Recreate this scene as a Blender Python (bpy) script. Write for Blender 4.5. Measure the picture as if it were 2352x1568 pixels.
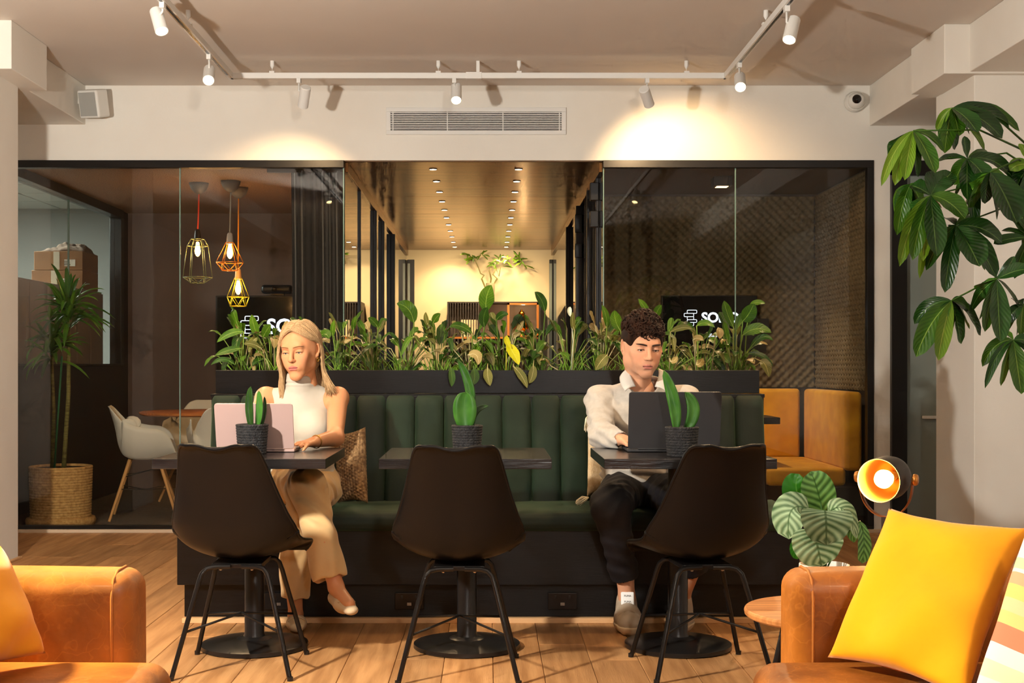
import bpy, bmesh, math, random
import numpy as np
from mathutils import Vector, Matrix, Euler

for _o in list(bpy.data.objects):
    bpy.data.objects.remove(_o, do_unlink=True)
SC = bpy.context.scene
COL = SC.collection
rnd = random.Random(11)
PI = math.pi

# ------------------------------------------------------------------ camera
F = 2961.0                      # focal length in pixels of the 2352 x 1568 frame
VX, VY, CH = 1120.0, 838.0, 1.09  # vanishing point and camera height
cam_d = bpy.data.cameras.new('camera')
cam_d.sensor_width = 36.0
cam_d.lens = F / 2352.0 * 36.0
cam_d.shift_x = (1176.0 - VX) / 2352.0
cam_d.shift_y = (VY - 784.0) / 2352.0
cam_d.clip_start = 0.05
cam_d.clip_end = 100
cam = bpy.data.objects.new('camera', cam_d)
COL.objects.link(cam)
cam.location = (0, 0, CH)
cam.rotation_euler = (PI / 2, 0, 0)
SC.camera = cam

# ------------------------------------------------------------------ world, exposure, key light
SC.view_settings.view_transform = 'Standard'
SC.view_settings.look = 'None'
SC.view_settings.gamma = 1.0
SC.view_settings.exposure = 0.45
SC.view_settings.use_curve_mapping = False
SC.cycles.use_denoising = True
SC.cycles.use_adaptive_sampling = True
SC.cycles.adaptive_threshold = 0.09
SC.cycles.adaptive_min_samples = 12
SC.cycles.light_sampling_threshold = 0.02
SC.cycles.max_bounces = 6
SC.cycles.diffuse_bounces = 3
SC.cycles.glossy_bounces = 3
SC.cycles.transmission_bounces = 6
SC.cycles.transparent_max_bounces = 16
SC.cycles.sample_clamp_indirect = 4.0
SC.cycles.caustics_reflective = False
SC.cycles.caustics_refractive = False
wd = bpy.data.worlds.new('world')
SC.world = wd
wd.use_nodes = True
wd.node_tree.nodes['Background'].inputs[0].default_value = (0.9, 0.75, 0.6, 1)
wd.node_tree.nodes['Background'].inputs[1].default_value = 0.02


def s2l(c):
    out = []
    for v in c[:3]:
        v = v / 255.0
        out.append(v / 12.92 if v <= 0.04045 else ((v + 0.055) / 1.055) ** 2.4)
    return tuple(out)


def light(name, kind, loc, energy, color, size=0.05, aim=None, angle=60, blend=0.5, parent=None):
    d = bpy.data.lights.new(name, kind)
    d.energy = energy
    d.color = color
    if kind in ('POINT', 'SPOT'):
        d.shadow_soft_size = size
    if kind == 'SPOT':
        d.spot_size = math.radians(angle)
        d.spot_blend = blend
    if kind == 'AREA':
        d.size = size
    o = bpy.data.objects.new(name, d)
    COL.objects.link(o)
    o.location = loc
    if aim is not None:
        v = Vector(aim) - Vector(loc)
        o.rotation_euler = v.to_track_quat('-Z', 'Y').to_euler()
    if parent is not None:
        pw = WO.get(parent.name, Vector((0, 0, 0)))
        o.parent = parent
        o.location = Vector(loc) - pw
    return o


WO = {}
WARM = (1.0, 0.66, 0.34)
# the photographer's strobe on a stand beside the first leather armchair, out of frame
strobe = light('strobe', 'SPOT', (-1.8, 2.95, 1.75), 455, (1.0, 0.965, 0.90), size=0.06,
      aim=(1.6, 6.6, 1.35), angle=165, blend=0.35)
strobe.visible_glossy = False
# added fill spot beside the camera, bounced off the ceiling to lift the walls
light('bounce_fill', 'SPOT', (0.7, -0.6, 1.9), 240, (1.0, 0.96, 0.90), size=0.1, aim=(0.3, 1.2, 2.91), angle=120, blend=0.8)
# unseen fill spots added behind the camera for warm ambient bounce
for _x, _y in ((-1.5, 0.4), (1.5, 0.4), (-1.5, -1.8), (1.5, -1.8)):
    light('lounge_fill', 'SPOT', (_x, _y, 2.86), 95, (1.0, 0.76, 0.50), size=0.08,
          aim=(_x * 0.8, _y + 0.9, 0), angle=120, blend=0.8)


def P(x, y, D):
    return Vector(((x - VX) * D / F, D, CH - (y - VY) * D / F))


# ------------------------------------------------------------------ materials
def mat(name, col, rough=0.5, metal=0.0, col2=None, nscale=8.0, detail=4.0, stretch=(1, 1, 1), nmix=(0.35, 0.65),
        bump=0.0, bscale=80.0, bstretch=None, spec=0.5, coat=0.0, sheen=0.0, sheen_col=None, emis=None, estr=0.0,
        rand=0.0, coords='Object', trans=0.0, wave=None, rough2=None, sss=0.0, aniso=0.0):
    m = bpy.data.materials.new(name)
    m.use_nodes = True
    nt = m.node_tree
    N, L = nt.nodes, nt.links
    b = N['Principled BSDF']
    c1 = s2l(col) + (1,)
    b.inputs['Base Color'].default_value = c1
    b.inputs['Roughness'].default_value = rough
    b.inputs['Metallic'].default_value = metal
    b.inputs['Specular IOR Level'].default_value = spec
    b.inputs['Coat Weight'].default_value = coat
    b.inputs['Coat Roughness'].default_value = 0.15
    b.inputs['Anisotropic'].default_value = aniso
    if sheen:
        b.inputs['Sheen Weight'].default_value = sheen
        b.inputs['Sheen Roughness'].default_value = 0.4
        if sheen_col:
            b.inputs['Sheen Tint'].default_value = s2l(sheen_col) + (1,)
    if sss:
        b.inputs['Subsurface Weight'].default_value = sss
        b.inputs['Subsurface Radius'].default_value = (0.012, 0.005, 0.003)
    if emis:
        b.inputs['Emission Color'].default_value = s2l(emis) + (1,)
        b.inputs['Emission Strength'].default_value = estr
    tc = N.new('ShaderNodeTexCoord')

    def mapping(st):
        mp = N.new('ShaderNodeMapping')
        mp.inputs['Scale'].default_value = st
        L.new(tc.outputs[coords], mp.inputs['Vector'])
        return mp
    last = None
    if col2 is not None:
        mp = mapping(stretch)
        nz = N.new('ShaderNodeTexNoise')
        nz.inputs['Scale'].default_value = nscale
        nz.inputs['Detail'].default_value = detail
        if rand:
            oi = N.new('ShaderNodeObjectInfo')
            ad = N.new('ShaderNodeVectorMath')
            ad.operation = 'ADD'
            cm = N.new('ShaderNodeMath'); cm.operation = 'MULTIPLY'; cm.inputs[1].default_value = 37.0
            L.new(oi.outputs['Random'], cm.inputs[0])
            L.new(mp.outputs[0], ad.inputs[0])
            L.new(cm.outputs[0], ad.inputs[1])
            L.new(ad.outputs[0], nz.inputs['Vector'])
        else:
            L.new(mp.outputs[0], nz.inputs['Vector'])
        rp = N.new('ShaderNodeValToRGB')
        rp.color_ramp.elements[0].position = nmix[0]
        rp.color_ramp.elements[1].position = nmix[1]
        rp.color_ramp.elements[0].color = c1
        rp.color_ramp.elements[1].color = s2l(col2) + (1,)
        L.new(nz.outputs['Fac'], rp.inputs['Fac'])
        last = rp.outputs['Color']
        if rough2 is not None:
            mr = N.new('ShaderNodeMapRange')
            mr.inputs['To Min'].default_value = rough
            mr.inputs['To Max'].default_value = rough2
            L.new(nz.outputs['Fac'], mr.inputs['Value'])
            L.new(mr.outputs[0], b.inputs['Roughness'])
    if rand:
        oi2 = N.new('ShaderNodeObjectInfo')
        mr2 = N.new('ShaderNodeMapRange')
        mr2.inputs['To Min'].default_value = 1.0 - rand
        mr2.inputs['To Max'].default_value = 1.0 + rand
        L.new(oi2.outputs['Random'], mr2.inputs['Value'])
        hs = N.new('ShaderNodeHueSaturation')
        L.new(mr2.outputs[0], hs.inputs['Value'])
        if last:
            L.new(last, hs.inputs['Color'])
        else:
            hs.inputs['Color'].default_value = c1
        last = hs.outputs['Color']
    if last:
        L.new(last, b.inputs['Base Color'])
    if bump:
        if wave:
            mp2 = mapping(bstretch or (1, 1, 1))
            bt = N.new('ShaderNodeTexWave')
            bt.bands_direction = wave
            bt.inputs['Scale'].default_value = bscale
            bt.inputs['Distortion'].default_value = 1.5
            bt.inputs['Detail'].default_value = 1
            L.new(mp2.outputs[0], bt.inputs['Vector'])
            fo = bt.outputs['Fac']
        else:
            mp2 = mapping(bstretch or stretch)
            bt = N.new('ShaderNodeTexNoise')
            bt.inputs['Scale'].default_value = bscale
            bt.inputs['Detail'].default_value = 3
            L.new(mp2.outputs[0], bt.inputs['Vector'])
            fo = bt.outputs['Fac']
        bp = N.new('ShaderNodeBump')
        bp.inputs['Strength'].default_value = bump
        bp.inputs['Distance'].default_value = 0.01
        L.new(fo, bp.inputs['Height'])
        L.new(bp.outputs['Normal'], b.inputs['Normal'])
    return m


def emit(name, col, strength):
    m = bpy.data.materials.new(name)
    m.use_nodes = True
    nt = m.node_tree
    nt.nodes.remove(nt.nodes['Principled BSDF'])
    e = nt.nodes.new('ShaderNodeEmission')
    e.inputs[0].default_value = s2l(col) + (1,)
    e.inputs[1].default_value = strength
    nt.links.new(e.outputs[0], nt.nodes['Material Output'].inputs[0])
    return m


def glassmat(name, tint=(1, 1, 1), ior=1.5, rough=0.0, gain=1.0):
    m = bpy.data.materials.new(name)
    m.use_nodes = True
    nt = m.node_tree
    N, L = nt.nodes, nt.links
    N.remove(N['Principled BSDF'])
    tr = N.new('ShaderNodeBsdfTransparent')
    tr.inputs[0].default_value = tint + (1,)
    gl = N.new('ShaderNodeBsdfGlossy')
    gl.inputs['Roughness'].default_value = rough
    fr = N.new('ShaderNodeFresnel')
    fr.inputs['IOR'].default_value = ior
    ml = N.new('ShaderNodeMath'); ml.operation = 'MULTIPLY'; ml.use_clamp = True
    ml.inputs[1].default_value = gain
    mx = N.new('ShaderNodeMixShader')
    ge = N.new('ShaderNodeNewGeometry')
    inv = N.new('ShaderNodeMath'); inv.operation = 'SUBTRACT'; inv.inputs[0].default_value = 1.0
    L.new(ge.outputs['Backfacing'], inv.inputs[1])
    fm = N.new('ShaderNodeMath'); fm.operation = 'MULTIPLY'
    L.new(fr.outputs[0], fm.inputs[0]); L.new(inv.outputs[0], fm.inputs[1])
    L.new(fm.outputs[0], ml.inputs[0])
    L.new(ml.outputs[0], mx.inputs[0])
    L.new(tr.outputs[0], mx.inputs[1])
    L.new(gl.outputs[0], mx.inputs[2])
    L.new(mx.outputs[0], N['Material Output'].inputs[0])
    return m


def leafmat(name, dark, light_, vein, nveins=9.0, rough=0.35, stripe=0.35, trans=0.25, rib=0.12):
    """leaf blade coloured by its own UV: pale midrib, side veins slanting to the tip, blotches"""
    m = bpy.data.materials.new(name)
    m.use_nodes = True
    nt = m.node_tree
    N, L = nt.nodes, nt.links
    b = N['Principled BSDF']
    b.inputs['Roughness'].default_value = rough
    b.inputs['Specular IOR Level'].default_value = 0.45
    uv = N.new('ShaderNodeUVMap')
    sp = N.new('ShaderNodeSeparateXYZ')
    L.new(uv.outputs[0], sp.inputs[0])

    def math_(op, a, bb=None, clamp=False):
        n = N.new('ShaderNodeMath'); n.operation = op; n.use_clamp = clamp
        for i, v in enumerate((a, bb)):
            if v is None:
                continue
            if isinstance(v, (int, float)):
                n.inputs[i].default_value = v
            else:
                L.new(v, n.inputs[i])
        return n.outputs[0]
    au = math_('ABSOLUTE', math_('SUBTRACT', sp.outputs[0], 0.5))
    ph = math_('SUBTRACT', sp.outputs[1], math_('MULTIPLY', au, 0.5))
    sn = math_('SINE', math_('MULTIPLY', ph, nveins * 2 * PI))
    st = math_('MULTIPLY', math_('ADD', math_('MULTIPLY', sn, 0.5), 0.5), stripe)
    tc = N.new('ShaderNodeTexCoord')
    nz = N.new('ShaderNodeTexNoise'); nz.inputs['Scale'].default_value = 14
    L.new(tc.outputs['Object'], nz.inputs['Vector'])
    fac = math_('ADD', st, math_('MULTIPLY', math_('SUBTRACT', nz.outputs['Fac'], 0.35), 1.0), True)
    mx = N.new('ShaderNodeMixRGB')
    mx.inputs[1].default_value = s2l(dark) + (1,)
    mx.inputs[2].default_value = s2l(light_) + (1,)
    L.new(fac, mx.inputs[0])
    mid = math_('LESS_THAN', au, 0.022)
    mx2 = N.new('ShaderNodeMixRGB')
    L.new(math_('MULTIPLY', mid, 0.8), mx2.inputs[0])
    L.new(mx.outputs[0], mx2.inputs[1])
    mx2.inputs[2].default_value = s2l(vein) + (1,)
    oi = N.new('ShaderNodeObjectInfo')
    mr = N.new('ShaderNodeMapRange'); mr.inputs['To Min'].default_value = 0.72; mr.inputs['To Max'].default_value = 1.28
    L.new(oi.outputs['Random'], mr.inputs['Value'])
    hs = N.new('ShaderNodeHueSaturation')
    L.new(mr.outputs[0], hs.inputs['Value'])
    L.new(mx2.outputs[0], hs.inputs['Color'])
    L.new(hs.outputs[0], b.inputs['Base Color'])
    bp = N.new('ShaderNodeBump'); bp.inputs['Strength'].default_value = rib; bp.inputs['Distance'].default_value = 0.004
    L.new(sn, bp.inputs['Height'])
    L.new(bp.outputs[0], b.inputs['Normal'])
    if trans:
        t = N.new('ShaderNodeBsdfTranslucent')
        L.new(hs.outputs[0], t.inputs[0])
        ms = N.new('ShaderNodeMixShader'); ms.inputs[0].default_value = trans
        L.new(b.outputs[0], ms.inputs[1]); L.new(t.outputs[0], ms.inputs[2])
        L.new(ms.outputs[0], N['Material Output'].inputs[0])
    return m


def vcolmat(name, rough=0.45, sss=0.0, bump=0.0, bscale=300):
    m = bpy.data.materials.new(name)
    m.use_nodes = True
    N, L = m.node_tree.nodes, m.node_tree.links
    b = N['Principled BSDF']
    b.inputs['Roughness'].default_value = rough
    b.inputs['Specular IOR Level'].default_value = 0.35
    if sss:
        b.inputs['Subsurface Weight'].default_value = sss
        b.inputs['Subsurface Radius'].default_value = (0.010, 0.004, 0.002)
        b.inputs['Subsurface Scale'].default_value = 0.6
    a = N.new('ShaderNodeVertexColor'); a.layer_name = 'Col'
    L.new(a.outputs[0], b.inputs['Base Color'])
    return m


# ------------------------------------------------------------------ mesh builder
class MB:
    def __init__(s):
        s.v = []; s.f = []; s.uv = None; s.mi = []

    def add(s, vs, fs, uvs=None, mi=0):
        o = len(s.v)
        s.v.extend([tuple(p) for p in vs])
        s.f.extend([tuple(i + o for i in q) for q in fs])
        s.mi.extend([mi] * len(fs))
        if uvs is not None or s.uv is not None:
            if s.uv is None:
                s.uv = [(0.5, 0.5)] * o
            s.uv.extend(uvs if uvs is not None else [(0.5, 0.5)] * len(vs))
        return s

    def box(s, x0, x1, y0, y1, z0, z1, mi=0):
        vs = [(x0, y0, z0), (x1, y0, z0), (x1, y1, z0), (x0, y1, z0), (x0, y0, z1), (x1, y0, z1), (x1, y1, z1), (x0, y1, z1)]
        return s.add(vs, [(3, 2, 1, 0), (4, 5, 6, 7), (0, 1, 5, 4), (1, 2, 6, 5), (2, 3, 7, 6), (3, 0, 4, 7)], mi=mi)

    def obox(s, c, ax, ay, az, hx, hy, hz):
        c = Vector(c); ax = Vector(ax).normalized() * hx; ay = Vector(ay).normalized() * hy; az = Vector(az).normalized() * hz
        vs = [c + sx * ax + sy * ay + sz * az for sz in (-1, 1) for sx, sy in ((-1, -1), (1, -1), (1, 1), (-1, 1))]
        return s.add(vs, [(3, 2, 1, 0), (4, 5, 6, 7), (0, 1, 5, 4), (1, 2, 6, 5), (2, 3, 7, 6), (3, 0, 4, 7)])

    def chbox(s, x0, x1, y0, y1, z0, z1, c):
        """box with chamfered top edges"""
        vs = [(x0, y0, z0), (x1, y0, z0), (x1, y1, z0), (x0, y1, z0), (x0, y0, z1 - c), (x1, y0, z1 - c), (x1, y1, z1 - c), (x0, y1, z1 - c),
              (x0 + c, y0 + c, z1), (x1 - c, y0 + c, z1), (x1 - c, y1 - c, z1), (x0 + c, y1 - c, z1)]
        fs = [(0, 1, 5, 4), (1, 2, 6, 5), (2, 3, 7, 6), (3, 0, 4, 7), (4, 5, 9, 8), (5, 6, 10, 9), (6, 7, 11, 10), (7, 4, 8, 11), (8, 9, 10, 11)]
        return s.add(vs, fs)

    def tube(s, pts, r, n=8, caps=True, flat=None):
        pts = [Vector(p) for p in pts]
        k = len(pts)
        rs = list(r) if hasattr(r, '__len__') else [r] * k
        vs = []; fs = []
        ref = None
        for i, p in enumerate(pts):
            t = (pts[min(i + 1, k - 1)] - pts[max(i - 1, 0)])
            if t.length < 1e-9:
                t = Vector((0, 0, 1))
            t.normalize()
            if ref is None:
                ref = Vector((0, 0, 1)) if abs(t.z) < 0.9 else Vector((1, 0, 0))
                a = t.cross(ref).normalized()
            else:
                a = (a - t * a.dot(t))
                if a.length < 1e-6:
                    a = t.orthogonal()
                a.normalize()
            b = t.cross(a)
            for j in range(n):
                q = 2 * PI * j / n
                fb = flat if flat else 1.0
                vs.append(p + (a * math.cos(q) + b * math.sin(q) * fb) * rs[i])
        for i in range(k - 1):
            for j in range(n):
                fs.append((i * n + j, i * n + (j + 1) % n, (i + 1) * n + (j + 1) % n, (i + 1) * n + j))
        if caps:
            fs.append(tuple(range(n - 1, -1, -1)))
            fs.append(tuple((k - 1) * n + j for j in range(n)))
        return s.add(vs, fs)

    def cyl(s, p0, p1, r0, r1=None, n=20, caps=True):
        return s.tube([p0, p1], [r0, r0 if r1 is None else r1], n=n, caps=caps)

    def lathe(s, prof, c=(0, 0, 0), axis=None, n=32, caps=True):
        c = Vector(c)
        if axis is None:
            ax, a, b = Vector((0, 0, 1)), Vector((1, 0, 0)), Vector((0, 1, 0))
        else:
            ax = Vector(axis).normalized(); a = ax.orthogonal().normalized(); b = ax.cross(a)
        vs = []; fs = []
        k = len(prof)
        for r, h in prof:
            for j in range(n):
                q = 2 * PI * j / n
                vs.append(c + ax * h + (a * math.cos(q) + b * math.sin(q)) * max(r, 1e-4))
        for i in range(k - 1):
            for j in range(n):
                fs.append((i * n + j, i * n + (j + 1) % n, (i + 1) * n + (j + 1) % n, (i + 1) * n + j))
        if caps and prof[0][0] > 1e-3:
            fs.append(tuple(range(n - 1, -1, -1)))
        if caps and prof[-1][0] > 1e-3:
            fs.append(tuple((k - 1) * n + j for j in range(n)))
        return s.add(vs, fs)

    def grid(s, fn, nu, nv, uv=False, closeu=False, flip=False):
        vs = []; uvs = []; fs = []
        for j in range(nv + 1):
            for i in range(nu + (0 if closeu else 1)):
                u, v = i / nu, j / nv
                vs.append(fn(u, v)); uvs.append((u, v))
        w = nu if closeu else nu + 1
        for j in range(nv):
            for i in range(nu):
                i2 = (i + 1) % w if closeu else i + 1
                q = (j * w + i, j * w + i2, (j + 1) * w + i2, (j + 1) * w + i)
                fs.append(q[::-1] if flip else q)
        return s.add(vs, fs, uvs if uv else None)

    def ball(s, c, r, n=16):
        r = Vector(r) if hasattr(r, '__len__') else Vector((r, r, r))
        m = n // 2
        c = Vector(c)
        return s.grid(lambda u, v: c + Vector((r.x * math.cos(2 * PI * u) * math.sin(PI * v), r.y * math.sin(2 * PI * u) * math.sin(PI * v), -r.z * math.cos(PI * v))), n, m, closeu=True)

    def rbox(s, x0, x1, y0, y1, z0, z1, r, n=6, puff=(0, 0, 0)):
        """rounded, slightly puffed box"""
        c = Vector(((x0 + x1) / 2, (y0 + y1) / 2, (z0 + z1) / 2))
        h = Vector(((x1 - x0) / 2, (y1 - y0) / 2, (z1 - z0) / 2))
        r = min(r, h.x, h.y, h.z)

        def samp(hh):
            core = [hh - r + r * math.tan(PI / 4 * i / 3) for i in range(4)]
            mid = [(-1 + 2 * i / n) * (hh - r) for i in range(1, n)]
            return [-q for q in core[::-1]] + mid + core
        out = []

        def proj(p):
            q = Vector((max(-h.x + r, min(h.x - r, p.x)), max(-h.y + r, min(h.y - r, p.y)), max(-h.z + r, min(h.z - r, p.z))))
            d = p - q
            if d.length > 1e-9:
                d = d.normalized() * r
            w = q + d
            f = [1 - (w.x / h.x) ** 2, 1 - (w.y / h.y) ** 2, 1 - (w.z / h.z) ** 2]
            w.x += puff[0] * math.copysign(1, w.x) * (abs(w.x) / h.x) * max(f[1], 0) * max(f[2], 0)
            w.y += puff[1] * math.copysign(1, w.y) * (abs(w.y) / h.y) * max(f[0], 0) * max(f[2], 0)
            w.z += puff[2] * math.copysign(1, w.z) * (abs(w.z) / h.z) * max(f[0], 0) * max(f[1], 0)
            return c + w
        S = [samp(h.x), samp(h.y), samp(h.z)]
        for ax in range(3):
            u, v = (ax + 1) % 3, (ax + 2) % 3
            for sg in (-1, 1):
                U, V = S[u], S[v]
                vs = []; fs = []
                for b in V:
                    for a in U:
                        p = [0, 0, 0]; p[ax] = sg * h[ax]; p[u] = a; p[v] = b
                        vs.append(proj(Vector(p)))
                w = len(U)
                for j in range(len(V) - 1):
                    for i in range(w - 1):
                        q = (j * w + i, j * w + i + 1, (j + 1) * w + i + 1, (j + 1) * w + i)
                        fs.append(q if sg > 0 else q[::-1])
                s.add(vs, fs)
        return s

    def plate(s, c, ax, ay, az, hx, hz, th, r):
        """flat plate with rounded corners; ax, az span it, ay is its thickness direction"""
        c = Vector(c); ax = Vector(ax).normalized(); ay = Vector(ay).normalized(); az = Vector(az).normalized()
        ring = []
        for sx, sz, a0 in ((1, 1, 0), (-1, 1, 90), (-1, -1, 180), (1, -1, 270)):
            for k in range(6):
                q = math.radians(a0 + 18 * k)
                ring.append(c + ax * (sx * (hx - r) + r * math.cos(q)) + az * (sz * (hz - r) + r * math.sin(q)))
        n = len(ring)
        vs = [p + ay * th for p in ring] + [p - ay * th for p in ring]
        return s.add(vs, [tuple(range(n)), tuple(range(2 * n - 1, n - 1, -1))] + [(i, i + n, (i + 1) % n + n, (i + 1) % n) for i in range(n)])

    def build(s, name, m, parent=None, local=False, smooth=False, bevel=0.0, seg=2, solid=0.0, sub=0, merge=False, auto=None):
        me = bpy.data.meshes.new(name)
        V = np.array(s.v, dtype=float).reshape(-1, 3)
        if parent is not None:
            org = Vector((0, 0, 0)) if local else WO.get(parent.name, Vector((0, 0, 0)))
            loc = Vector((0, 0, 0))
        else:
            lo, hi = V.min(0), V.max(0)
            org = Vector((0, 0, 0)) if local else Vector(((lo[0] + hi[0]) / 2, (lo[1] + hi[1]) / 2, lo[2]))
            loc = org
        me.from_pydata((V - np.array(org)).tolist(), [], s.f)
        for mm in (m if isinstance(m, (list, tuple)) else [m]):
            me.materials.append(mm)
        if isinstance(m, (list, tuple)):
            me.polygons.foreach_set('material_index', s.mi)
        if s.uv is not None:
            ul = me.uv_layers.new(name='UVMap')
            for lp in me.loops:
                ul.data[lp.index].uv = s.uv[lp.vertex_index]
        if merge:
            bm = bmesh.new(); bm.from_mesh(me)
            bmesh.ops.remove_doubles(bm, verts=bm.verts, dist=1e-5)
            bm.to_mesh(me); bm.free()
        if smooth:
            me.polygons.foreach_set('use_smooth', [True] * len(me.polygons))
            if auto:
                me.set_sharp_from_angle(angle=math.radians(auto))
        me.update()
        o = bpy.data.objects.new(name, me)
        COL.objects.link(o)
        o.location = loc
        if parent is not None:
            o.parent = parent
        WO[o.name] = org
        if solid:
            q = o.modifiers.new('solid', 'SOLIDIFY'); q.thickness = abs(solid); q.offset = 0 if solid > 0 else -1
        if bevel:
            q = o.modifiers.new('bevel', 'BEVEL'); q.width = bevel; q.segments = seg; q.limit_method = 'ANGLE'; q.angle_limit = math.radians(40)
        if sub:
            q = o.modifiers.new('sub', 'SUBSURF'); q.levels = sub; q.render_levels = sub
        return o


def tag(o, label=None, cat=None, group=None, kind=None):
    if label: o['label'] = label
    if cat: o['category'] = cat
    if group: o['group'] = group
    if kind: o['kind'] = kind
    return o


def thing(name, loc, label, cat, group=None):
    o = bpy.data.objects.new(name, None)
    o.empty_display_size = 0.1
    COL.objects.link(o)
    o.location = loc
    WO[o.name] = Vector(loc)
    return tag(o, label, cat, group)


def struct(name, mb, m, **k):
    return tag(mb.build(name, m, **k), kind='structure')


def copy_tree(o, parent=None):
    c = o.copy()
    COL.objects.link(c)
    c.parent = parent
    for ch in o.children:
        copy_tree(ch, c)
    return c


def text(name, body, size, m, parent, loc, rot, extrude=0.0006, align='CENTER', shear=0.0, bold=0.0, space=1.0):
    cu = bpy.data.curves.new(name, 'FONT')
    cu.body = body; cu.size = size; cu.extrude = extrude; cu.align_x = align; cu.align_y = 'CENTER'
    cu.shear = shear; cu.offset = bold; cu.space_character = space
    cu.resolution_u = 3
    cu.materials.append(m)
    tmp = bpy.data.objects.new(name, cu)
    COL.objects.link(tmp)
    bpy.context.view_layer.update()
    me = bpy.data.meshes.new_from_object(tmp.evaluated_get(bpy.context.evaluated_depsgraph_get()))
    bpy.data.objects.remove(tmp, do_unlink=True)
    if not me.materials:
        me.materials.append(m)
    o = bpy.data.objects.new(name, me)
    COL.objects.link(o)
    o.parent = parent
    o.location = Vector(loc) - WO.get(parent.name, Vector((0, 0, 0)))
    o.rotation_euler = rot
    return o


def bez(p0, c, p1, t):
    return p0 * ((1 - t) ** 2) + c * (2 * t * (1 - t)) + p1 * (t * t)


def blade(mb, p0, c, p1, W, up=(0, -0.5, 1), fold=0.25, nl=9, shape=(0.8, 0.55), wavy=0.0, petiole=None, pr=0.003, tw=0.0):
    """a leaf blade along a quadratic curve; petiole = list of points before the blade"""
    p0, c, p1, up = Vector(p0), Vector(c), Vector(p1), Vector(up).normalized()
    a, b = shape
    pk = (a / (a + b)) ** a * (b / (a + b)) ** b

    def fn(u, v):
        t = v
        p = bez(p0, c, p1, t)
        d = (bez(p0, c, p1, min(t + 0.02, 1)) - bez(p0, c, p1, max(t - 0.02, 0)))
        d.normalize()
        sd = d.cross(up)
        if sd.length < 1e-4:
            sd = d.orthogonal()
        sd.normalize()
        n = sd.cross(d)
        if tw:
            q = tw * (t - 0.3)
            sd, n = sd * math.cos(q) + n * math.sin(q), n * math.cos(q) - sd * math.sin(q)
        w = W * ((t ** a) * ((1 - t) ** b)) / pk if 0 < t < 1 else 0.0
        x = (u - 0.5) * 2
        return p + sd * (w * x) + n * (fold * w * abs(x) - fold * w * 0.3 + wavy * w * math.sin(t * 17 + x * 2) * abs(x))
    mb.grid(fn, 4, nl, uv=True)
    if petiole:
        mb.tube([Vector(q) for q in petiole] + [p0, bez(p0, c, p1, 0.25)], [pr] * (len(petiole) + 1) + [pr * 0.5], n=5)
    return mb
# ------------------------------------------------------------------ shared materials
PAINT = mat('wall_paint', (232, 226, 214), 0.62, col2=(226, 218, 205), nscale=1.5, bump=0.05, bscale=60)
CEILP = mat('ceiling_paint', (222, 212, 200), 0.7, col2=(216, 205, 192), nscale=0.8)
OAK = mat('oak_plank', (184, 134, 84), 0.42, col2=(154, 106, 62), nscale=5, stretch=(6, 0.45, 1), detail=6, rand=0.16,
          bump=0.12, bscale=30, bstretch=(8, 0.5, 1), rough2=0.55)
SUBFLOOR = mat('floor_base', (60, 42, 28), 0.8)
BLACK = mat('black_metal', (17, 16, 16), 0.38, col2=(24, 22, 21), nscale=3)
BLACKP = mat('black_panel', (20, 17, 16), 0.5, col2=(28, 24, 22), nscale=2)
GLASS = glassmat('clear_glass', (0.93, 0.93, 0.91), 1.5, gain=1.7)
GLASSD = glassmat('tinted_glass', (0.8, 0.79, 0.76), 1.5, gain=1.9)
GEDGE = mat('glass_edge', (120, 150, 140), 0.15, spec=0.8)
BRONZE = mat('brushed_bronze', (150, 104, 60), 0.24, metal=0.92, col2=(104, 70, 40), nscale=2.2, stretch=(0.6, 6, 1), bump=0.03,
             bscale=14, bstretch=(0.6, 9, 1), rand=0.08)
WHITE = mat('white_metal', (226, 222, 214), 0.4)
WHITEP = mat('white_plastic', (222, 218, 208), 0.45)
STAIN = mat('black_stained_oak', (9, 8, 8), 0.42, col2=(15, 14, 14), nscale=9, stretch=(1, 8, 14), detail=6, spec=0.35, bump=0.08, bscale=22,
            bstretch=(1, 8, 16))
CREAMW = mat('cream_wall', (240, 220, 178), 0.6, col2=(232, 208, 164), nscale=1.2)
FOAM = mat('acoustic_foam', (104, 90, 66), 0.9, col2=(90, 76, 54), nscale=3)
MUSTARD = mat('mustard_upholstery', (226, 164, 30), 0.7, col2=(206, 144, 22), nscale=9, bump=0.1, bscale=120, sheen=0.2)
CARPET = mat('grey_carpet', (104, 98, 88), 0.95, col2=(84, 78, 70), nscale=60, bump=0.3, bscale=300)
DARKW = mat('dark_wall', (66, 58, 54), 0.7, col2=(58, 50, 46), nscale=2)

# ------------------------------------------------------------------ lounge shell
floor = struct('floor', MB().box(-3.7, 3.7, -3.7, 8.5, -0.06, -0.012), SUBFLOOR)
PW = 0.18
for r in range(38):
    x0 = -3.4 + r * PW
    y = 2.3 - rnd.random() * 1.0
    while y < 8.44:
        ln = rnd.choice((1.2, 1.5, 1.9))
        y1 = min(y + ln, 8.46)
        if y1 - y > 0.12:
            o = MB().chbox(x0 + 0.0008, x0 + PW - 0.0008, y + 0.0008, y1 - 0.0008, -0.012, rnd.uniform(-0.0006, 0.0002), 0.0018).build('plank', OAK, floor)
        y = y1
struct('ceiling', MB().box(-3.7, 3.7, -3.7, 8.5, 2.91, 3.0), CEILP)
struct('wall_left', MB().box(-3.8, -3.7, -3.7, 8.5, 0, 2.91), PAINT)
struct('wall_right', MB().box(3.7, 3.8, -3.7, 8.5, 0, 2.91), PAINT)
struct('wall_rear', MB().box(-3.8, 3.8, -3.8, -3.7, 0, 2.91), PAINT)
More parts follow.
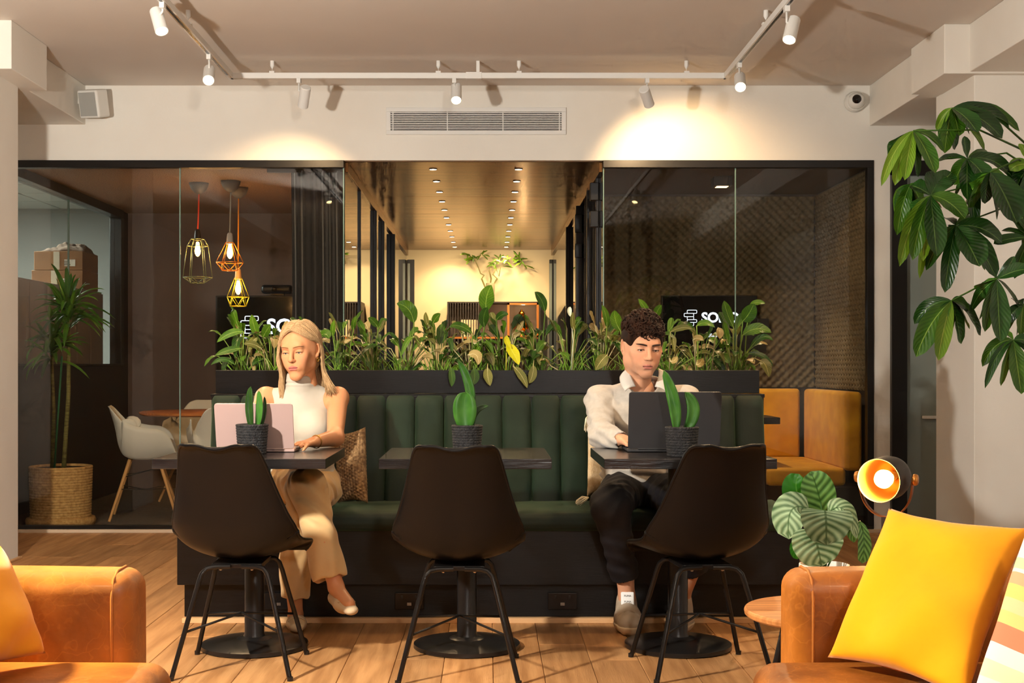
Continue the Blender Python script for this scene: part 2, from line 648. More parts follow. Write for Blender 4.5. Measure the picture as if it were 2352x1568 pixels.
struct('wall_back', MB().box(-3.8, 3.8, 8.40, 8.50, 2.423, 2.91).box(2.515, 2.622, 8.40, 8.50, 0, 2.423)
       .box(-3.8, -3.2, 8.40, 8.50, 0, 2.423).box(3.3, 3.8, 8.4, 8.5, 0, 2.423), PAINT)
# beams along both sides, their drop boxes and the columns below
struct('beam_left', MB().box(-3.7, -2.62, 6.6, 8.40, 2.655, 2.91).box(-3.7, -2.60, -3.7, 6.8, 2.655, 2.91)
       .box(-3.7, -2.512, 6.80, 7.35, 2.652, 2.91), PAINT, bevel=0.004)
struct('beam_right', MB().box(2.488, 3.7, 7.0, 8.40, 2.648, 2.91).box(2.574, 3.7, -3.7, 6.9, 2.655, 2.91)
       .box(2.437, 3.7, 6.88, 7.42, 2.645, 2.91), PAINT, bevel=0.004)
struct('column_left', MB().box(-3.25, -2.64, 6.65, 7.25, 0, 2.66), PAINT, bevel=0.004)
struct('column_right', MB().box(2.612, 3.2, 6.92, 7.51, 0, 2.66), PAINT, bevel=0.004)
SKIRT = mat('skirting_paint', (206, 180, 150), 0.5)
struct('baseboard_left', MB().box(-3.27, -2.622, 6.63, 7.268, 0, 0.014), mat('oak_bead', (196, 150, 104), 0.5), bevel=0.003)
struct('baseboard_back', MB().box(-3.2, -0.94, 8.37, 8.42, 0, 0.022).box(0.76, 2.62, 8.37, 8.42, 0, 0.022), SKIRT, bevel=0.002)

# ------------------------------------------------------------------ glass partitions
def partition(name, x0, x1, joints, post_r):
    w = tag(thing(name, ((x0 + x1) / 2, 8.4, 0), None, None), kind='structure')
    MB().box(x0, x1, 8.39, 8.45, 2.375, 2.423).build('top_rail', BLACK, w, bevel=0.002)
    MB().box(x0, x1, 8.39, 8.45, 0.022, 0.045).build('bottom_rail', BLACK, w, bevel=0.002)
    if post_r:
        MB().box(x1 - 0.042, x1, 8.39, 8.45, 0.045, 2.375).build('post', BLACK, w, bevel=0.002)
    else:
        MB().box(x0, x0 + 0.012, 8.39, 8.45, 0.045, 2.375).build('post', BLACK, w, bevel=0.002)
    xs = [x0 + (0 if post_r else 0.012)] + joints + [x1 - (0.042 if post_r else 0)]
    for a, b in zip(xs, xs[1:]):
        MB().box(a + 0.001, b - 0.001, 8.414, 8.424, 0.045, 2.375).build('pane', GLASS, w)
    for j in joints + [x0 + 0.004 if post_r else x1 - 0.004]:
        MB().box(j - 0.003, j + 0.003, 8.412, 8.426, 0.045, 2.375).build('glass_edge', GEDGE, w)
    return w


partition('window_1', -3.2, -0.936, [-2.008], False)
partition('window_2', 0.752, 2.515, [1.617], True)

# corridor glazing
def corridor_glazing(name, X, sgn, posts, thin):
    w = tag(thing(name, (X, 11.6, 0), None, None), kind='structure')
    MB().box(min(X, X + sgn * 0.012), max(X, X + sgn * 0.012), 8.46, 14.88, 0.0, 2.36).build('pane', GLASSD, w)
    MB().box(X - 0.02, X + 0.02, 8.46, 14.88, 2.355, 2.42).build('head_rail', BRONZE, w, bevel=0.002)
    for y, wd_ in posts:
        a, b = (X, X - sgn * wd_)
        MB().box(min(a, b), max(a, b), y - 0.03, y + 0.03, 0, 2.355).build('mullion', BLACK, w, bevel=0.003)
    for y in thin:
        a, b = (X, X - sgn * 0.012)
        MB().box(min(a, b), max(a, b), y - 0.012, y + 0.012, 0, 2.355).build('mullion', BLACK, w)
    return w


corridor_glazing('window_3', -0.936, -1, [(10.58, 0.026), (11.36, 0.026), (12.48, 0.04)], [9.4])
w4 = corridor_glazing('window_4', 0.752, 1, [(11.84, 0.034), (10.26, 0.05), (9.35, 0.034), (8.75, 0.02)], [10.9, 9.8, 9.05])
for yy, z0, z1 in ((10.22, 2.14, 2.28), (10.22, 1.94, 2.05), (8.72, 2.02, 2.13), (8.72, 2.2, 2.32)):
    MB().box(0.752 - 0.06, 0.752 - 0.004, yy - 0.03, yy + 0.03, z0, z1).build('door_hinge', BLACK, w4, bevel=0.004)

# door at the end beside the column
d1 = tag(thing('door_1', (2.9, 8.4, 0), None, None), kind='structure')
MB().box(2.622, 2.722, 8.36, 8.46, 0, 2.415).box(2.622, 3.3, 8.36, 8.46, 2.32, 2.415).box(3.2, 3.3, 8.36, 8.46, 0, 2.32).build('door_frame', BLACK, d1, bevel=0.003)
FROST = mat('frosted_glass', (140, 146, 136), 0.35, col2=(132, 138, 128), nscale=0.6)
MB().box(2.722, 3.2, 8.40, 8.415, 0, 2.32).build('pane', FROST, d1)
MB().box(2.83, 2.95, 8.375, 8.4, 0.74, 0.76).build('door_handle', WHITE, d1, bevel=0.003)

# ------------------------------------------------------------------ corridor
struct('floor_corridor', MB().box(-0.95, 0.77, 8.5, 14.95, -0.06, 0.0), OAK)
cc = tag(thing('ceiling_corridor', (-0.09, 11.6, 2.42), None, None), kind='structure')
ys = [8.45, 10.2, 11.35, 12.5, 13.7, 14.9]
for a, b in zip(ys, ys[1:]):
    MB().box(-0.936, 0.752, a + 0.002, b - 0.002, 2.42, 2.45).build('ceiling_panel', BRONZE, cc, bevel=0.002)
MB().box(-0.95, 0.77, 8.45, 14.95, 2.455, 2.5).build('backing', BLACKP, cc)
LENS = emit('downlight_lens', (255, 232, 186), 22)
CHR = mat('downlight_ring', (60, 48, 36), 0.3, metal=0.8)
for side, X in ((0, -0.37), (1, 0.21)):
    for i in range(11):
        y = 8.75 + i * 0.575
        t = thing('downlight', (X, y, 2.42), 'recessed downlight in the %s row of the bronze ceiling, %s from the header wall' % (
            ('curtain-side', 'hinge-side')[side], ('first', 'second', 'third', 'fourth', 'fifth', 'sixth', 'seventh', 'eighth', 'ninth', 'tenth', 'last')[i]), 'downlight', 'corridor downlights')
        MB().lathe([(0.022, 0), (0.028, 0), (0.028, -0.003), (0.024, -0.005), (0.022, 0)], (X, y, 2.42), n=20, caps=False).build('trim_ring', CHR, t, smooth=True, auto=40)
        MB().lathe([(0.0, -0.0055), (0.0225, -0.0045), (0.0225, -0.001), (0, -0.001)], (X, y, 2.42), n=16).build('lens', LENS, t)
        light('downlight_lamp', 'SPOT', (X, y, 2.405), 17 if i < 7 else 30, (1.0, 0.74, 0.42), size=0.03, aim=(X, y, 0) if i < 7 else (X * 1.3, 14.9, 1.2), angle=110, blend=0.8, parent=t)
struct('wall_corridor_end', MB().box(-2.2, 2.0, 14.9, 15.0, 0, 2.5), CREAMW)
# narrow dark door leaves standing in the end wall
for nm, x0, x1 in (('door_2', -0.925, -0.845), ('door_3', 0.712, 0.752)):
    d = tag(thing(nm, ((x0 + x1) / 2, 14.88, 0), None, None), kind='structure')
    MB().box(x0, x1, 14.86, 14.9, 0, 2.305).build('door_frame', BLACK, d, bevel=0.003)
    MB().box(x0 + 0.002, x0 + 0.03, 14.855, 14.862, 0.1, 2.26).build('pane', FROST, d)
struct('wall_far_left', MB().box(-2.3, -2.2, 11.5, 15.0, 0, 2.5), DARKW)
struct('wall_far_right', MB().box(2.0, 2.1, 9.98, 15.0, 0, 2.5), DARKW)
struct('ceiling_far', MB().box(-2.3, -0.96, 11.5, 15.0, 2.45, 2.5).box(0.78, 2.1, 9.98, 15.0, 2.45, 2.5), DARKW)
struct('floor_far', MB().box(-2.3, -0.95, 11.5, 15.0, -0.06, 0.0).box(0.77, 2.1, 9.98, 15.0, -0.06, 0), CARPET)

# ------------------------------------------------------------------ meeting room behind the first partition
MESHC = mat('ceiling_mesh', (150, 118, 92), 0.6, col2=(112, 84, 62), nscale=110, nmix=(0.45, 0.55), bump=0.4, bscale=160)
struct('floor_meeting', MB().box(-3.18, -0.95, 8.5, 11.5, -0.06, 0.0), CARPET)
struct('ceiling_meeting', MB().box(-3.18, -0.95, 8.46, 11.5, 2.43, 2.47), MESHC)
struct('wall_meeting_back', MB().box(-3.18, -0.95, 11.4, 11.5, 0, 2.43), mat('meeting_wall', (96, 78, 68), 0.6, col2=(84, 66, 58), nscale=1.5))
struct('wall_meeting_side', MB().box(-3.28, -3.18, 8.5, 11.4, 0, 1.085).box(-3.28, -3.18, 11.2, 11.4, 1.085, 2.43), BLACKP)
w5 = tag(thing('window_5', (-3.22, 9.8, 1.085), None, None), kind='structure')
MB().box(-3.26, -3.16, 8.5, 11.2, 2.36, 2.43).box(-3.26, -3.16, 8.5, 11.2, 1.085, 1.10).box(-3.26, -3.16, 11.12, 11.2, 1.1, 2.36).build('window_frame', BLACK, w5, bevel=0.003)
MB().box(-3.225, -3.215, 8.5, 9.9, 1.10, 2.36).build('pane', GLASS, w5)
MB().box(-3.225, -3.215, 9.904, 11.12, 1.10, 2.36).build('pane', GLASS, w5)
MB().box(-3.227, -3.213, 9.898, 9.906, 1.10, 2.36).build('glass_edge', GEDGE, w5)
# the office beyond
OFFC = mat('office_ceiling_tile', (196, 200, 196), 0.8)
OFFW = mat('office_wall', (150, 152, 148), 0.7)
co = tag(thing('ceiling_office', (-4.6, 10.6, 2.7), None, None), kind='structure')
for i in range(5):
    for j in range(8):
        MB().box(-6.2 + i * 0.6 + 0.012, -6.2 + i * 0.6 + 0.588, 8.5 + j * 0.6 + 0.012, 8.5 + j * 0.6 + 0.588, 2.7, 2.715).build('ceiling_tile', OFFC, co)
MB().box(-6.2, -3.3, 8.5, 13.3, 2.716, 2.76).build('grid', WHITEP, co)
struct('wall_office', MB().box(-6.3, -6.2, 8.5, 13.4, 0, 2.72).box(-6.3, -3.18, 13.3, 13.4, 0, 2.72).box(-3.28, -3.18, 11.5, 13.3, 0, 2.72).box(-3.28, -3.18, 8.5, 11.5, 2.47, 2.72)
       .box(-6.3, -3.8, 8.42, 8.5, 0, 2.72), OFFW)
struct('floor_office', MB().box(-6.3, -3.19, 8.5, 13.4, -0.06, 0), CARPET)
lt = thing('ceiling_panel_light', (-4.7, 10.6, 2.69), 'flat square office light panel among pale ceiling tiles', 'ceiling light')
MB().box(-5.0, -4.4, 10.3, 10.9, 2.685, 2.70).build('frame', WHITE, lt)
MB().box(-4.97, -4.43, 10.33, 10.87, 2.682, 2.686).build('diffuser', emit('office_diffuser', (230, 240, 235), 1.6), lt)
light('panel_lamp', 'AREA', (-4.7, 10.6, 2.675), 240, (0.9, 1.0, 0.96), size=0.5, aim=(-4.7, 10.6, 0), parent=lt)

# ------------------------------------------------------------------ booth behind the second partition
struct('floor_booth', MB().box(0.77, 2.62, 8.5, 9.98, -0.06, 0.0), CARPET)
struct('ceiling_booth', MB().box(0.77, 2.62, 8.46, 9.98, 2.40, 2.45), mat('booth_ceiling', (70, 62, 54), 0.8, col2=(56, 48, 42), nscale=90, bump=0.3, bscale=90))
struct('wall_booth_back', MB().box(0.77, 2.62, 9.90, 9.98, 0, 2.4), DARKW)
struct('wall_booth_side', MB().box(2.53, 2.62, 8.46, 9.9, 0, 2.4), DARKW)


def eggcrate(name, origin, ux, uy, un, w, h, pitch, amp, parent=None):
    nx = int(w / pitch * 8); ny = int(h / pitch * 8)
    I, J = np.meshgrid(np.arange(nx + 1), np.arange(ny + 1))
    a = I / nx * w; b = J / ny * h
    d = 0.5 + 0.5 * np.sin(a * 2 * PI / pitch) * np.sin(b * 2 * PI / pitch)
    d = d * amp + 0.004
    pts = np.array(origin)[None, None] + a[..., None] * np.array(ux) + b[..., None] * np.array(uy) + d[..., None] * np.array(un)
    idx = (J * (nx + 1) + I)
    q = np.stack([idx[:-1, :-1], idx[:-1, 1:], idx[1:, 1:], idx[1:, :-1]], -1).reshape(-1, 4)
    m = MB(); m.v = pts.reshape(-1, 3).tolist(); m.f = [tuple(r) for r in q.tolist()]; m.mi = [0] * len(m.f)
    return m.build(name, FOAM, parent, smooth=True)


af = eggcrate('acoustic_foam_panel', (0.78, 9.895, 0.92), (1, 0, 0), (0, 0, 1), (0, -1, 0), 1.72, 1.46, 0.068, 0.03)
tag(af, 'brown egg-crate acoustic foam lining the wall behind the small screen', 'acoustic foam')
af = eggcrate('acoustic_foam_panel', (2.525, 9.86, 0.92), (0, -1, 0), (0, 0, 1), (-1, 0, 0), 1.36, 1.46, 0.068, 0.03)
tag(af, 'brown egg-crate acoustic foam on the wall above the end of the mustard bench', 'acoustic foam')
# ------------------------------------------------------------------ track lighting
TZ = 2.82
track = thing('light_track', (-0.05, 7.72, 2.80), 'white U-shaped ceiling light track hung on short droppers', 'light track')
TW = 0.017
MB().box(-1.538, 1.429, 7.72 - TW, 7.72 + TW, TZ - 0.017, TZ + 0.017).build('track_bar', WHITE, track, bevel=0.002)
SLOT = mat('track_slot', (24, 18, 14), 0.25, metal=0.6)
for X in (-1.538, 1.429):
    tb = MB().box(X - TW, X + TW, -1.5, 7.74, TZ - 0.017, TZ + 0.017).build('track_bar', WHITE, track, bevel=0.002)
    MB().box(X - 0.006, X + 0.006, -1.5, 7.62, TZ - 0.0185, TZ - 0.0165).build('slot', SLOT, tb)
MB().box(-0.13, -0.035, 7.70, 7.742, TZ - 0.019, TZ + 0.02).build('track_joiner', WHITE, track, bevel=0.001)
MB().box(-0.068, -0.048, 7.715, 7.745, TZ + 0.017, 2.91).build('bracket', WHITE, track, bevel=0.001)
for x in (-1.29, -0.295, 0.188, 1.19):
    MB().lathe([(0.0, 0), (0.012, 0), (0.013, -0.03), (0.004, -0.046), (0.0, -0.046)], (x, 7.72, 2.91), n=14).cyl((x, 7.72, 2.87), (x, 7.72, TZ), 0.0015, n=6).box(x - 0.015, x + 0.015, 7.70, 7.742, TZ + 0.016, TZ + 0.026).build('dropper', WHITE, track, smooth=True, auto=35)
for X, y in ((-1.538, 6.62), (1.429, 6.62), (-1.538, 4.0), (1.429, 4.0)):
    MB().lathe([(0.0, 0), (0.012, 0), (0.013, -0.03), (0.004, -0.046), (0.0, -0.046)], (X, y, 2.91), n=14).cyl((X, y, 2.87), (X, y, TZ), 0.0015, n=6).box(X - 0.02, X + 0.02, y - 0.015, y + 0.015, TZ + 0.016, TZ + 0.026).build('dropper', WHITE, track, smooth=True, auto=35)
LAMPF = emit('spot_lens', (255, 214, 140), 26)


def spot(mount, head, aim, label, power, angle=70, adapter=True, lens=LAMPF):
    """track spotlight: adapter, stem, cylindrical head, glowing lens"""
    mx, my = mount
    head = Vector(head); ax = (Vector(aim) - head).normalized()
    t = thing('track_spotlight', head, label, 'spotlight', 'white track spotlights')
    MB().box(mx - 0.012, mx + 0.012, my - 0.022, my + 0.022, TZ - 0.045, TZ - 0.016).build('adapter', WHITE, t, bevel=0.002)
    MB().tube([(mx, my, TZ - 0.04), (mx, my, head.z + 0.035), head + Vector((0, 0, 0.02))], 0.0055, n=8).build('stem', WHITE, t, smooth=True)
    R, Lh = 0.032, 0.067
    h = MB().lathe([(0.0, -Lh), (R - 0.004, -Lh), (R, -Lh + 0.004), (R, Lh), (R - 0.003, Lh), (R - 0.004, Lh - 0.012), (0, Lh - 0.012)], head, ax, n=28).build('head', WHITE, t, smooth=True, auto=40)
    MB().lathe([(0.0, Lh - 0.0105), (R - 0.0045, Lh - 0.0105), (R - 0.0045, Lh - 0.0095), (0.0, Lh - 0.0095)], head, ax, n=20).build('lens', lens, h)
    p = head + ax * (Lh + 0.006)
    light('spot_lamp', 'SPOT', p, power, WARM, size=0.025, aim=p + ax, angle=angle, blend=0.75, parent=t)
    return t


spot((-1.538, 6.10), P(365, 48, 6.14), P(392, 98, 5.5) - Vector((0.35, 0, 1.0)) + Vector((0.6, 0, 0)), 'track spotlight at the top edge of the picture above the wall loudspeaker', 60)
spot((-1.538, 7.12), P(480, 172, 7.12), P(480, 172, 7.12) + Vector((0.12, -0.75, -0.6)), 'glowing track spotlight beside the corner where the track bends, speaker side', 60)
spot((-1.13, 7.72), P(699, 222, 7.72), P(699, 222, 7.72) + Vector((-0.12, 0.35, -0.4)), 'track spotlight tilted towards the glass with the hanging cage lamps', 30, 95)
spot((-0.20, 7.72), P(1048, 214, 7.72), P(1048, 214, 7.72) + Vector((0.01, -0.62, -0.75)), 'glowing track spotlight above the air vent grille', 60)
spot((0.955, 7.72), P(1485, 222, 7.72), P(1485, 222, 7.72) + Vector((0.22, 0.5, -0.36)), 'track spotlight tilted towards the bright patch of wall beside the vent', 46, 105)
spot((1.429, 7.32), P(1700, 188, 7.30), P(1700, 188, 7.30) + Vector((-0.12, -0.75, -0.6)), 'glowing track spotlight at the track corner beside the dome camera', 60)
spot((1.429, 6.16), P(1818, 68, 6.16), P(1818, 68, 6.16) + Vector((-0.28, -0.45, -0.85)), 'track spotlight at the top edge of the picture above the palm-leaved plant', 60)
for X, y, nm in ((-1.538, 4.4, 'speaker'), (1.429, 4.4, 'camera')):
    spot((X, y), (X, y, TZ - 0.11), (X * 0.6, y + 1.2, 0.4), 'track spotlight out over the seating on the %s side of the track' % nm, 55)

# ------------------------------------------------------------------ vent, loudspeaker, camera on the header wall
vent = thing('air_vent', (-0.075, 8.4, 2.589), 'long white slatted air vent grille in the header wall', 'air vent')
MB().box(-0.661, 0.511, 8.386, 8.40, 2.589, 2.617).box(-0.661, 0.511, 8.386, 8.40, 2.737, 2.765).box(-0.661, -0.632, 8.386, 8.40, 2.617, 2.737).box(0.482, 0.511, 8.386, 8.40, 2.617, 2.737).build('frame', WHITE, vent, bevel=0.002)
MB().box(-0.64, 0.49, 8.397, 8.3995, 2.61, 2.745).build('backing', mat('vent_dark', (20, 16, 14), 0.8), vent)
for i in range(10):
    z = 2.6235 + i * 0.0117
    MB().box(-0.632, 0.482, 8.389, 8.396, z, z + 0.0058).build('slat', WHITE, vent)
for x in (-0.616, -0.262, 0.10, 0.467):
    MB().box(x - 0.003, x + 0.003, 8.387, 8.396, 2.617, 2.737).build('divider', WHITE, vent)
spk = thing('wall_loudspeaker', (-2.56, 8.3, 2.70), 'white wall loudspeaker with grey grille angled in the corner', 'loudspeaker')
a = Vector((0.94, -0.34, -0.04)).normalized(); n = Vector((-0.33, -0.9, -0.25)).normalized(); u = a.cross(n).normalized(); n = u.cross(a) * 1
if n.y > 0: n = -n
cs = P(215, 238, 8.2)
MB().obox(cs, a, n, u, 0.075, 0.06, 0.088).build('cabinet', WHITEP, spk, bevel=0.014, seg=3)
MB().obox(cs + n * 0.0605, a, n, u, 0.062, 0.002, 0.074).build('grille', mat('speaker_grille', (170, 168, 160), 0.7, bump=0.5, bscale=700), spk, bevel=0.001)
MB().obox(cs - n * 0.075 - a * 0.05, a, n, u, 0.02, 0.03, 0.03).box(-2.62, -2.58, 8.24, 8.4, 2.76, 2.80).build('bracket', WHITEP, spk, bevel=0.002)
cctv = thing('dome_camera', (2.38, 8.4, 2.79), 'white dome security camera on the header wall', 'security camera')
cd = P(1966, 232, 8.36)
MB().lathe([(0.068, 0.035), (0.068, 0.02), (0.06, 0.0)], (cd.x, 8.36, cd.z), (0, 1, 0), n=28).build('base', WHITEP, cctv, smooth=True, auto=40)
MB().ball((cd.x, 8.355, cd.z), 0.055, 24).build('dome', WHITEP, cctv, smooth=True)
MB().ball((cd.x - 0.006, 8.32, cd.z + 0.002), (0.032, 0.028, 0.032), 20).build('lens', mat('camera_lens', (16, 10, 9), 0.12), cctv, smooth=True)

# ------------------------------------------------------------------ banquette
VELVET = mat('green_velvet', (26, 40, 28), 0.75, col2=(18, 31, 21), nscale=7, bump=0.08, bscale=260, sheen=0.55, sheen_col=(120, 150, 105))
OAKB = mat('oak_strip', (206, 160, 112), 0.5)
bq = thing('banquette', (0, 5.65, 0), 'long dark green velvet channel-backed banquette on a black timber base', 'banquette')
MB().box(-1.287, 1.30, 5.47, 5.98, 0.022, 0.17).build('plinth', STAIN, bq, bevel=0.003)
MB().box(-1.306, 1.312, 5.42, 5.98, 0.165, 0.395).build('base', STAIN, bq, bevel=0.003)
MB().box(-1.29, 1.31, 5.44, 5.475, 0.0, 0.022).build('floor_strip', OAKB, bq, bevel=0.002)
prof = [(5.90, 0.395), (5.40, 0.395), (5.385, 0.405), (5.378, 0.425), (5.383, 0.45), (5.40, 0.466), (5.44, 0.474), (5.60, 0.478), (5.90, 0.474)]
def seatfn(u, v):
    k = v * (len(prof) - 1); i = min(int(k), len(prof) - 2); f = k - i
    y = prof[i][0] * (1 - f) + prof[i + 1][0] * f; z = prof[i][1] * (1 - f) + prof[i + 1][1] * f
    x = -1.30 + 2.6 * u
    if z > 0.46: z += 0.004 * math.sin(x * 9 + 1) * math.sin(y * 15)
    return Vector((x, y, z))
sm = MB().grid(seatfn, 60, 24, flip=True)
sm.add([(-1.30, p[0], p[1]) for p in prof], [tuple(range(len(prof)))]); sm.add([(1.30, p[0], p[1]) for p in prof], [tuple(range(len(prof)))[::-1]])
sm.build('seat_cushion', VELVET, bq, smooth=True, auto=50)
NCH = 19; CWD = 2.538 / NCH
for i in range(NCH):
    x0 = -1.269 + i * CWD; xc = x0 + CWD / 2
    tilt = 0.085; h0, h1 = 0.45, 0.944

    def chan(u, v, xc=xc):
        q = -PI / 2 + PI * u
        sx = math.copysign(abs(math.sin(q)) ** 0.75, math.sin(q)) * CWD / 2 * 0.995
        dy = abs(math.cos(q)) ** 0.7 * 0.045
        top = 1.0
        z = h0 + (h1 - h0) * min(v / 0.86, 1.0)
        yb = 5.865 + tilt * (z - h0) / (h1 - h0)
        if v > 0.86:
            w = (v - 0.86) / 0.14
            ang = w * PI / 2
            yb = yb + 0.04 * math.sin(ang) * 1.0
            z = h1 - 0.025 + 0.025 * math.cos(0) - (1 - math.cos(ang)) * 0.0 + 0.018 * math.sin(ang) * math.cos(ang)
            dy *= math.cos(ang) * 0.9 + 0.1
            sx *= 0.97 + 0.03 * math.cos(ang)
        return Vector((xc + sx, yb - dy, z))
    MB().grid(chan, 14, 18).build('back_channel', VELVET, bq, smooth=True)
MB().box(-1.27, 1.27, 5.93, 6.02, 0.395, 0.94).build('back_board', STAIN, bq)
MB().box(-1.275, 1.275, 5.93, 6.02, 0.94, 0.957).build('ledge', STAIN, bq, bevel=0.002)
# power sockets in the plinth
SOCK = mat('black_nickel', (38, 34, 32), 0.25, metal=0.7)
for px, lab in ((640, 'black double power socket in the plinth behind the woman'), (940, 'black double power socket in the plinth behind the middle chair'), (1292, 'black double power socket in the plinth beside the sneakers')):
    c = P(px, 1380, 5.46)
    s = thing('power_socket', (c.x, 5.468, c.z - 0.035), lab, 'power socket', 'plinth sockets')
    MB().box(c.x - 0.062, c.x + 0.062, 5.457, 5.4695, c.z - 0.036, c.z + 0.036).build('plate', SOCK, s, bevel=0.003)
    for sx in (-0.03, 0.03):
        MB().box(c.x + sx - 0.004, c.x + sx + 0.004, 5.454, 5.458, c.z + 0.012, c.z + 0.024).build('switch', BLACK, s)
    MB().box(c.x - 0.009, c.x + 0.009, 5.4545, 5.458, c.z - 0.018, c.z - 0.006).build('usb_port', mat('usb_steel', (150, 146, 140), 0.3, metal=0.9), s)

# ------------------------------------------------------------------ planter box on the banquette back
pb = thing('planter_box', (0, 6.16, 0.957), 'long black timber planter trough full of peace lilies on the banquette back', 'planter')
X0, X1, Y0, Y1, Z0, Z1 = -1.263, 1.262, 5.985, 6.36, 0.9585, 1.066
MB().box(X0, X1, Y0, Y0 + 0.02, Z0, Z1).build('front_board', STAIN, pb, bevel=0.002)
MB().box(X0, X1, Y1 - 0.02, Y1, Z0, Z1).build('rear_board', STAIN, pb, bevel=0.002)
MB().box(X0, X0 + 0.02, Y0 + 0.02, Y1 - 0.02, Z0, Z1).build('end_board', STAIN, pb, bevel=0.002)
MB().box(X1 - 0.02, X1, Y0 + 0.02, Y1 - 0.02, Z0, Z1).build('end_board', STAIN, pb, bevel=0.002)
SOIL = mat('potting_soil', (46, 34, 26), 0.95, bump=0.8, bscale=120)
MB().box(X0 + 0.02, X1 - 0.02, Y0 + 0.02, Y1 - 0.02, Z0, 1.04).build('soil', SOIL, pb)
MB().box(X0, X1, 6.03, Y1 - 0.01, 0.0, 0.95).build('support', STAIN, pb)

# ------------------------------------------------------------------ tables
TBLK = mat('table_metal', (16, 15, 15), 0.32, col2=(22, 20, 19), nscale=4)
TTOP = mat('table_top', (18, 16, 16), 0.26, col2=(38, 34, 32), nscale=4, stretch=(1.2, 9, 6), detail=7, bump=0.15, bscale=12, bstretch=(1, 10, 10), coat=0.25)


def cafe_table(x0, x1, label):
    cx = (x0 + x1) / 2; cy = 4.985
    t = thing('cafe_table', (cx, cy, 0), label, 'table', 'square black cafe tables')
    MB().box(x0, x1, 4.67, 5.30, 0.713, 0.75).build('table_top', TTOP, t, bevel=0.002)
    MB().box(cx - 0.2, cx + 0.2, cy - 0.2, cy + 0.2, 0.705, 0.713).box(cx - 0.2, cx + 0.2, cy - 0.02, cy + 0.02, 0.69, 0.705).build('top_plate', TBLK, t)
    MB().lathe([(0.0, 0.705), (0.038, 0.705), (0.038, 0.055), (0.042, 0.045), (0.062, 0.04), (0.07, 0.035), (0.0, 0.035)], (cx, cy, 0), n=36).build('column', TBLK, t, smooth=True, auto=40)
    MB().lathe([(0.0, 0.038), (0.07, 0.036), (0.14, 0.029), (0.19, 0.022), (0.205, 0.018), (0.206, 0.004), (0.2, 0.0), (0.0, 0.0)], (cx, cy, 0), n=64).build('base_disc', TBLK, t, smooth=True, auto=40)
    return t


cafe_table(-1.216, -0.587, 'square black cafe table with the pink laptop on it')
cafe_table(-0.394, 0.233, 'square black cafe table with only a potted plant on it')
cafe_table(0.4227, 1.049, 'square black cafe table with the large dark laptop on it')

# ------------------------------------------------------------------ black shell chairs
SHELL = mat('black_shell_plastic', (9, 8, 8), 0.38, col2=(10, 9, 9), nscale=3, spec=0.25, bump=0.04, bscale=500)
CLEG = mat('chair_leg_metal', (20, 18, 17), 0.28, metal=0.3)
SCREW = mat('steel_screw', (180, 170, 160), 0.3, metal=1.0)
KP = [  # y, z, half width, wrap
    (-0.262, 0.822, 0.100, -0.014), (-0.258, 0.815, 0.124, 0.0), (-0.246, 0.79, 0.142, 0.018), (-0.228, 0.73, 0.158, 0.034), (-0.205, 0.65, 0.178, 0.05),
    (-0.186, 0.57, 0.202, 0.066), (-0.17, 0.505, 0.222, 0.085), (-0.14, 0.44, 0.23, 0.1), (-0.085, 0.408, 0.23, 0.088), (-0.01, 0.40, 0.228, 0.07),
    (0.08, 0.404, 0.224, 0.052), (0.16, 0.41, 0.212, 0.034), (0.205, 0.408, 0.195, 0.016), (0.222, 0.396, 0.17, 0.0)]


def cr(a, b, c, d, t):
    return 0.5 * (2 * b + (c - a) * t + (2 * a - 5 * b + 4 * c - d) * t * t + (3 * b - a - 3 * c + d) * t ** 3)


def kp(s):
    k = s * (len(KP) - 1); i = min(int(k), len(KP) - 2); f = k - i
    g = lambda j: KP[max(0, min(len(KP) - 1, j))]
    return [cr(g(i - 1)[q], g(i)[q], g(i + 1)[q], g(i + 2)[q], f) for q in range(4)]


def shellfn(u, v):
    y, z, w, wr = kp(v)
    y2, z2, _, _ = kp(min(v + 0.02, 1)); y1, z1, _, _ = kp(max(v - 0.02, 0))
    d = Vector((0, y2 - y1, z2 - z1)); d.normalize()
    n = Vector((0, -d.z, d.y))
    if n.y < -0.3: n = -n
    x = (u - 0.5) * 2
    e = abs(x)
    top = max(0.0, 1 - v / 0.22)
    dip = -0.022 * math.cos(x * PI / 2) ** 2 * top ** 2 if v < 0.22 else 0
    return Vector((x * w, y, z)) + n * (wr * (0.75 * e * e + 0.25 * e ** 6)) + Vector((0, 0, dip))


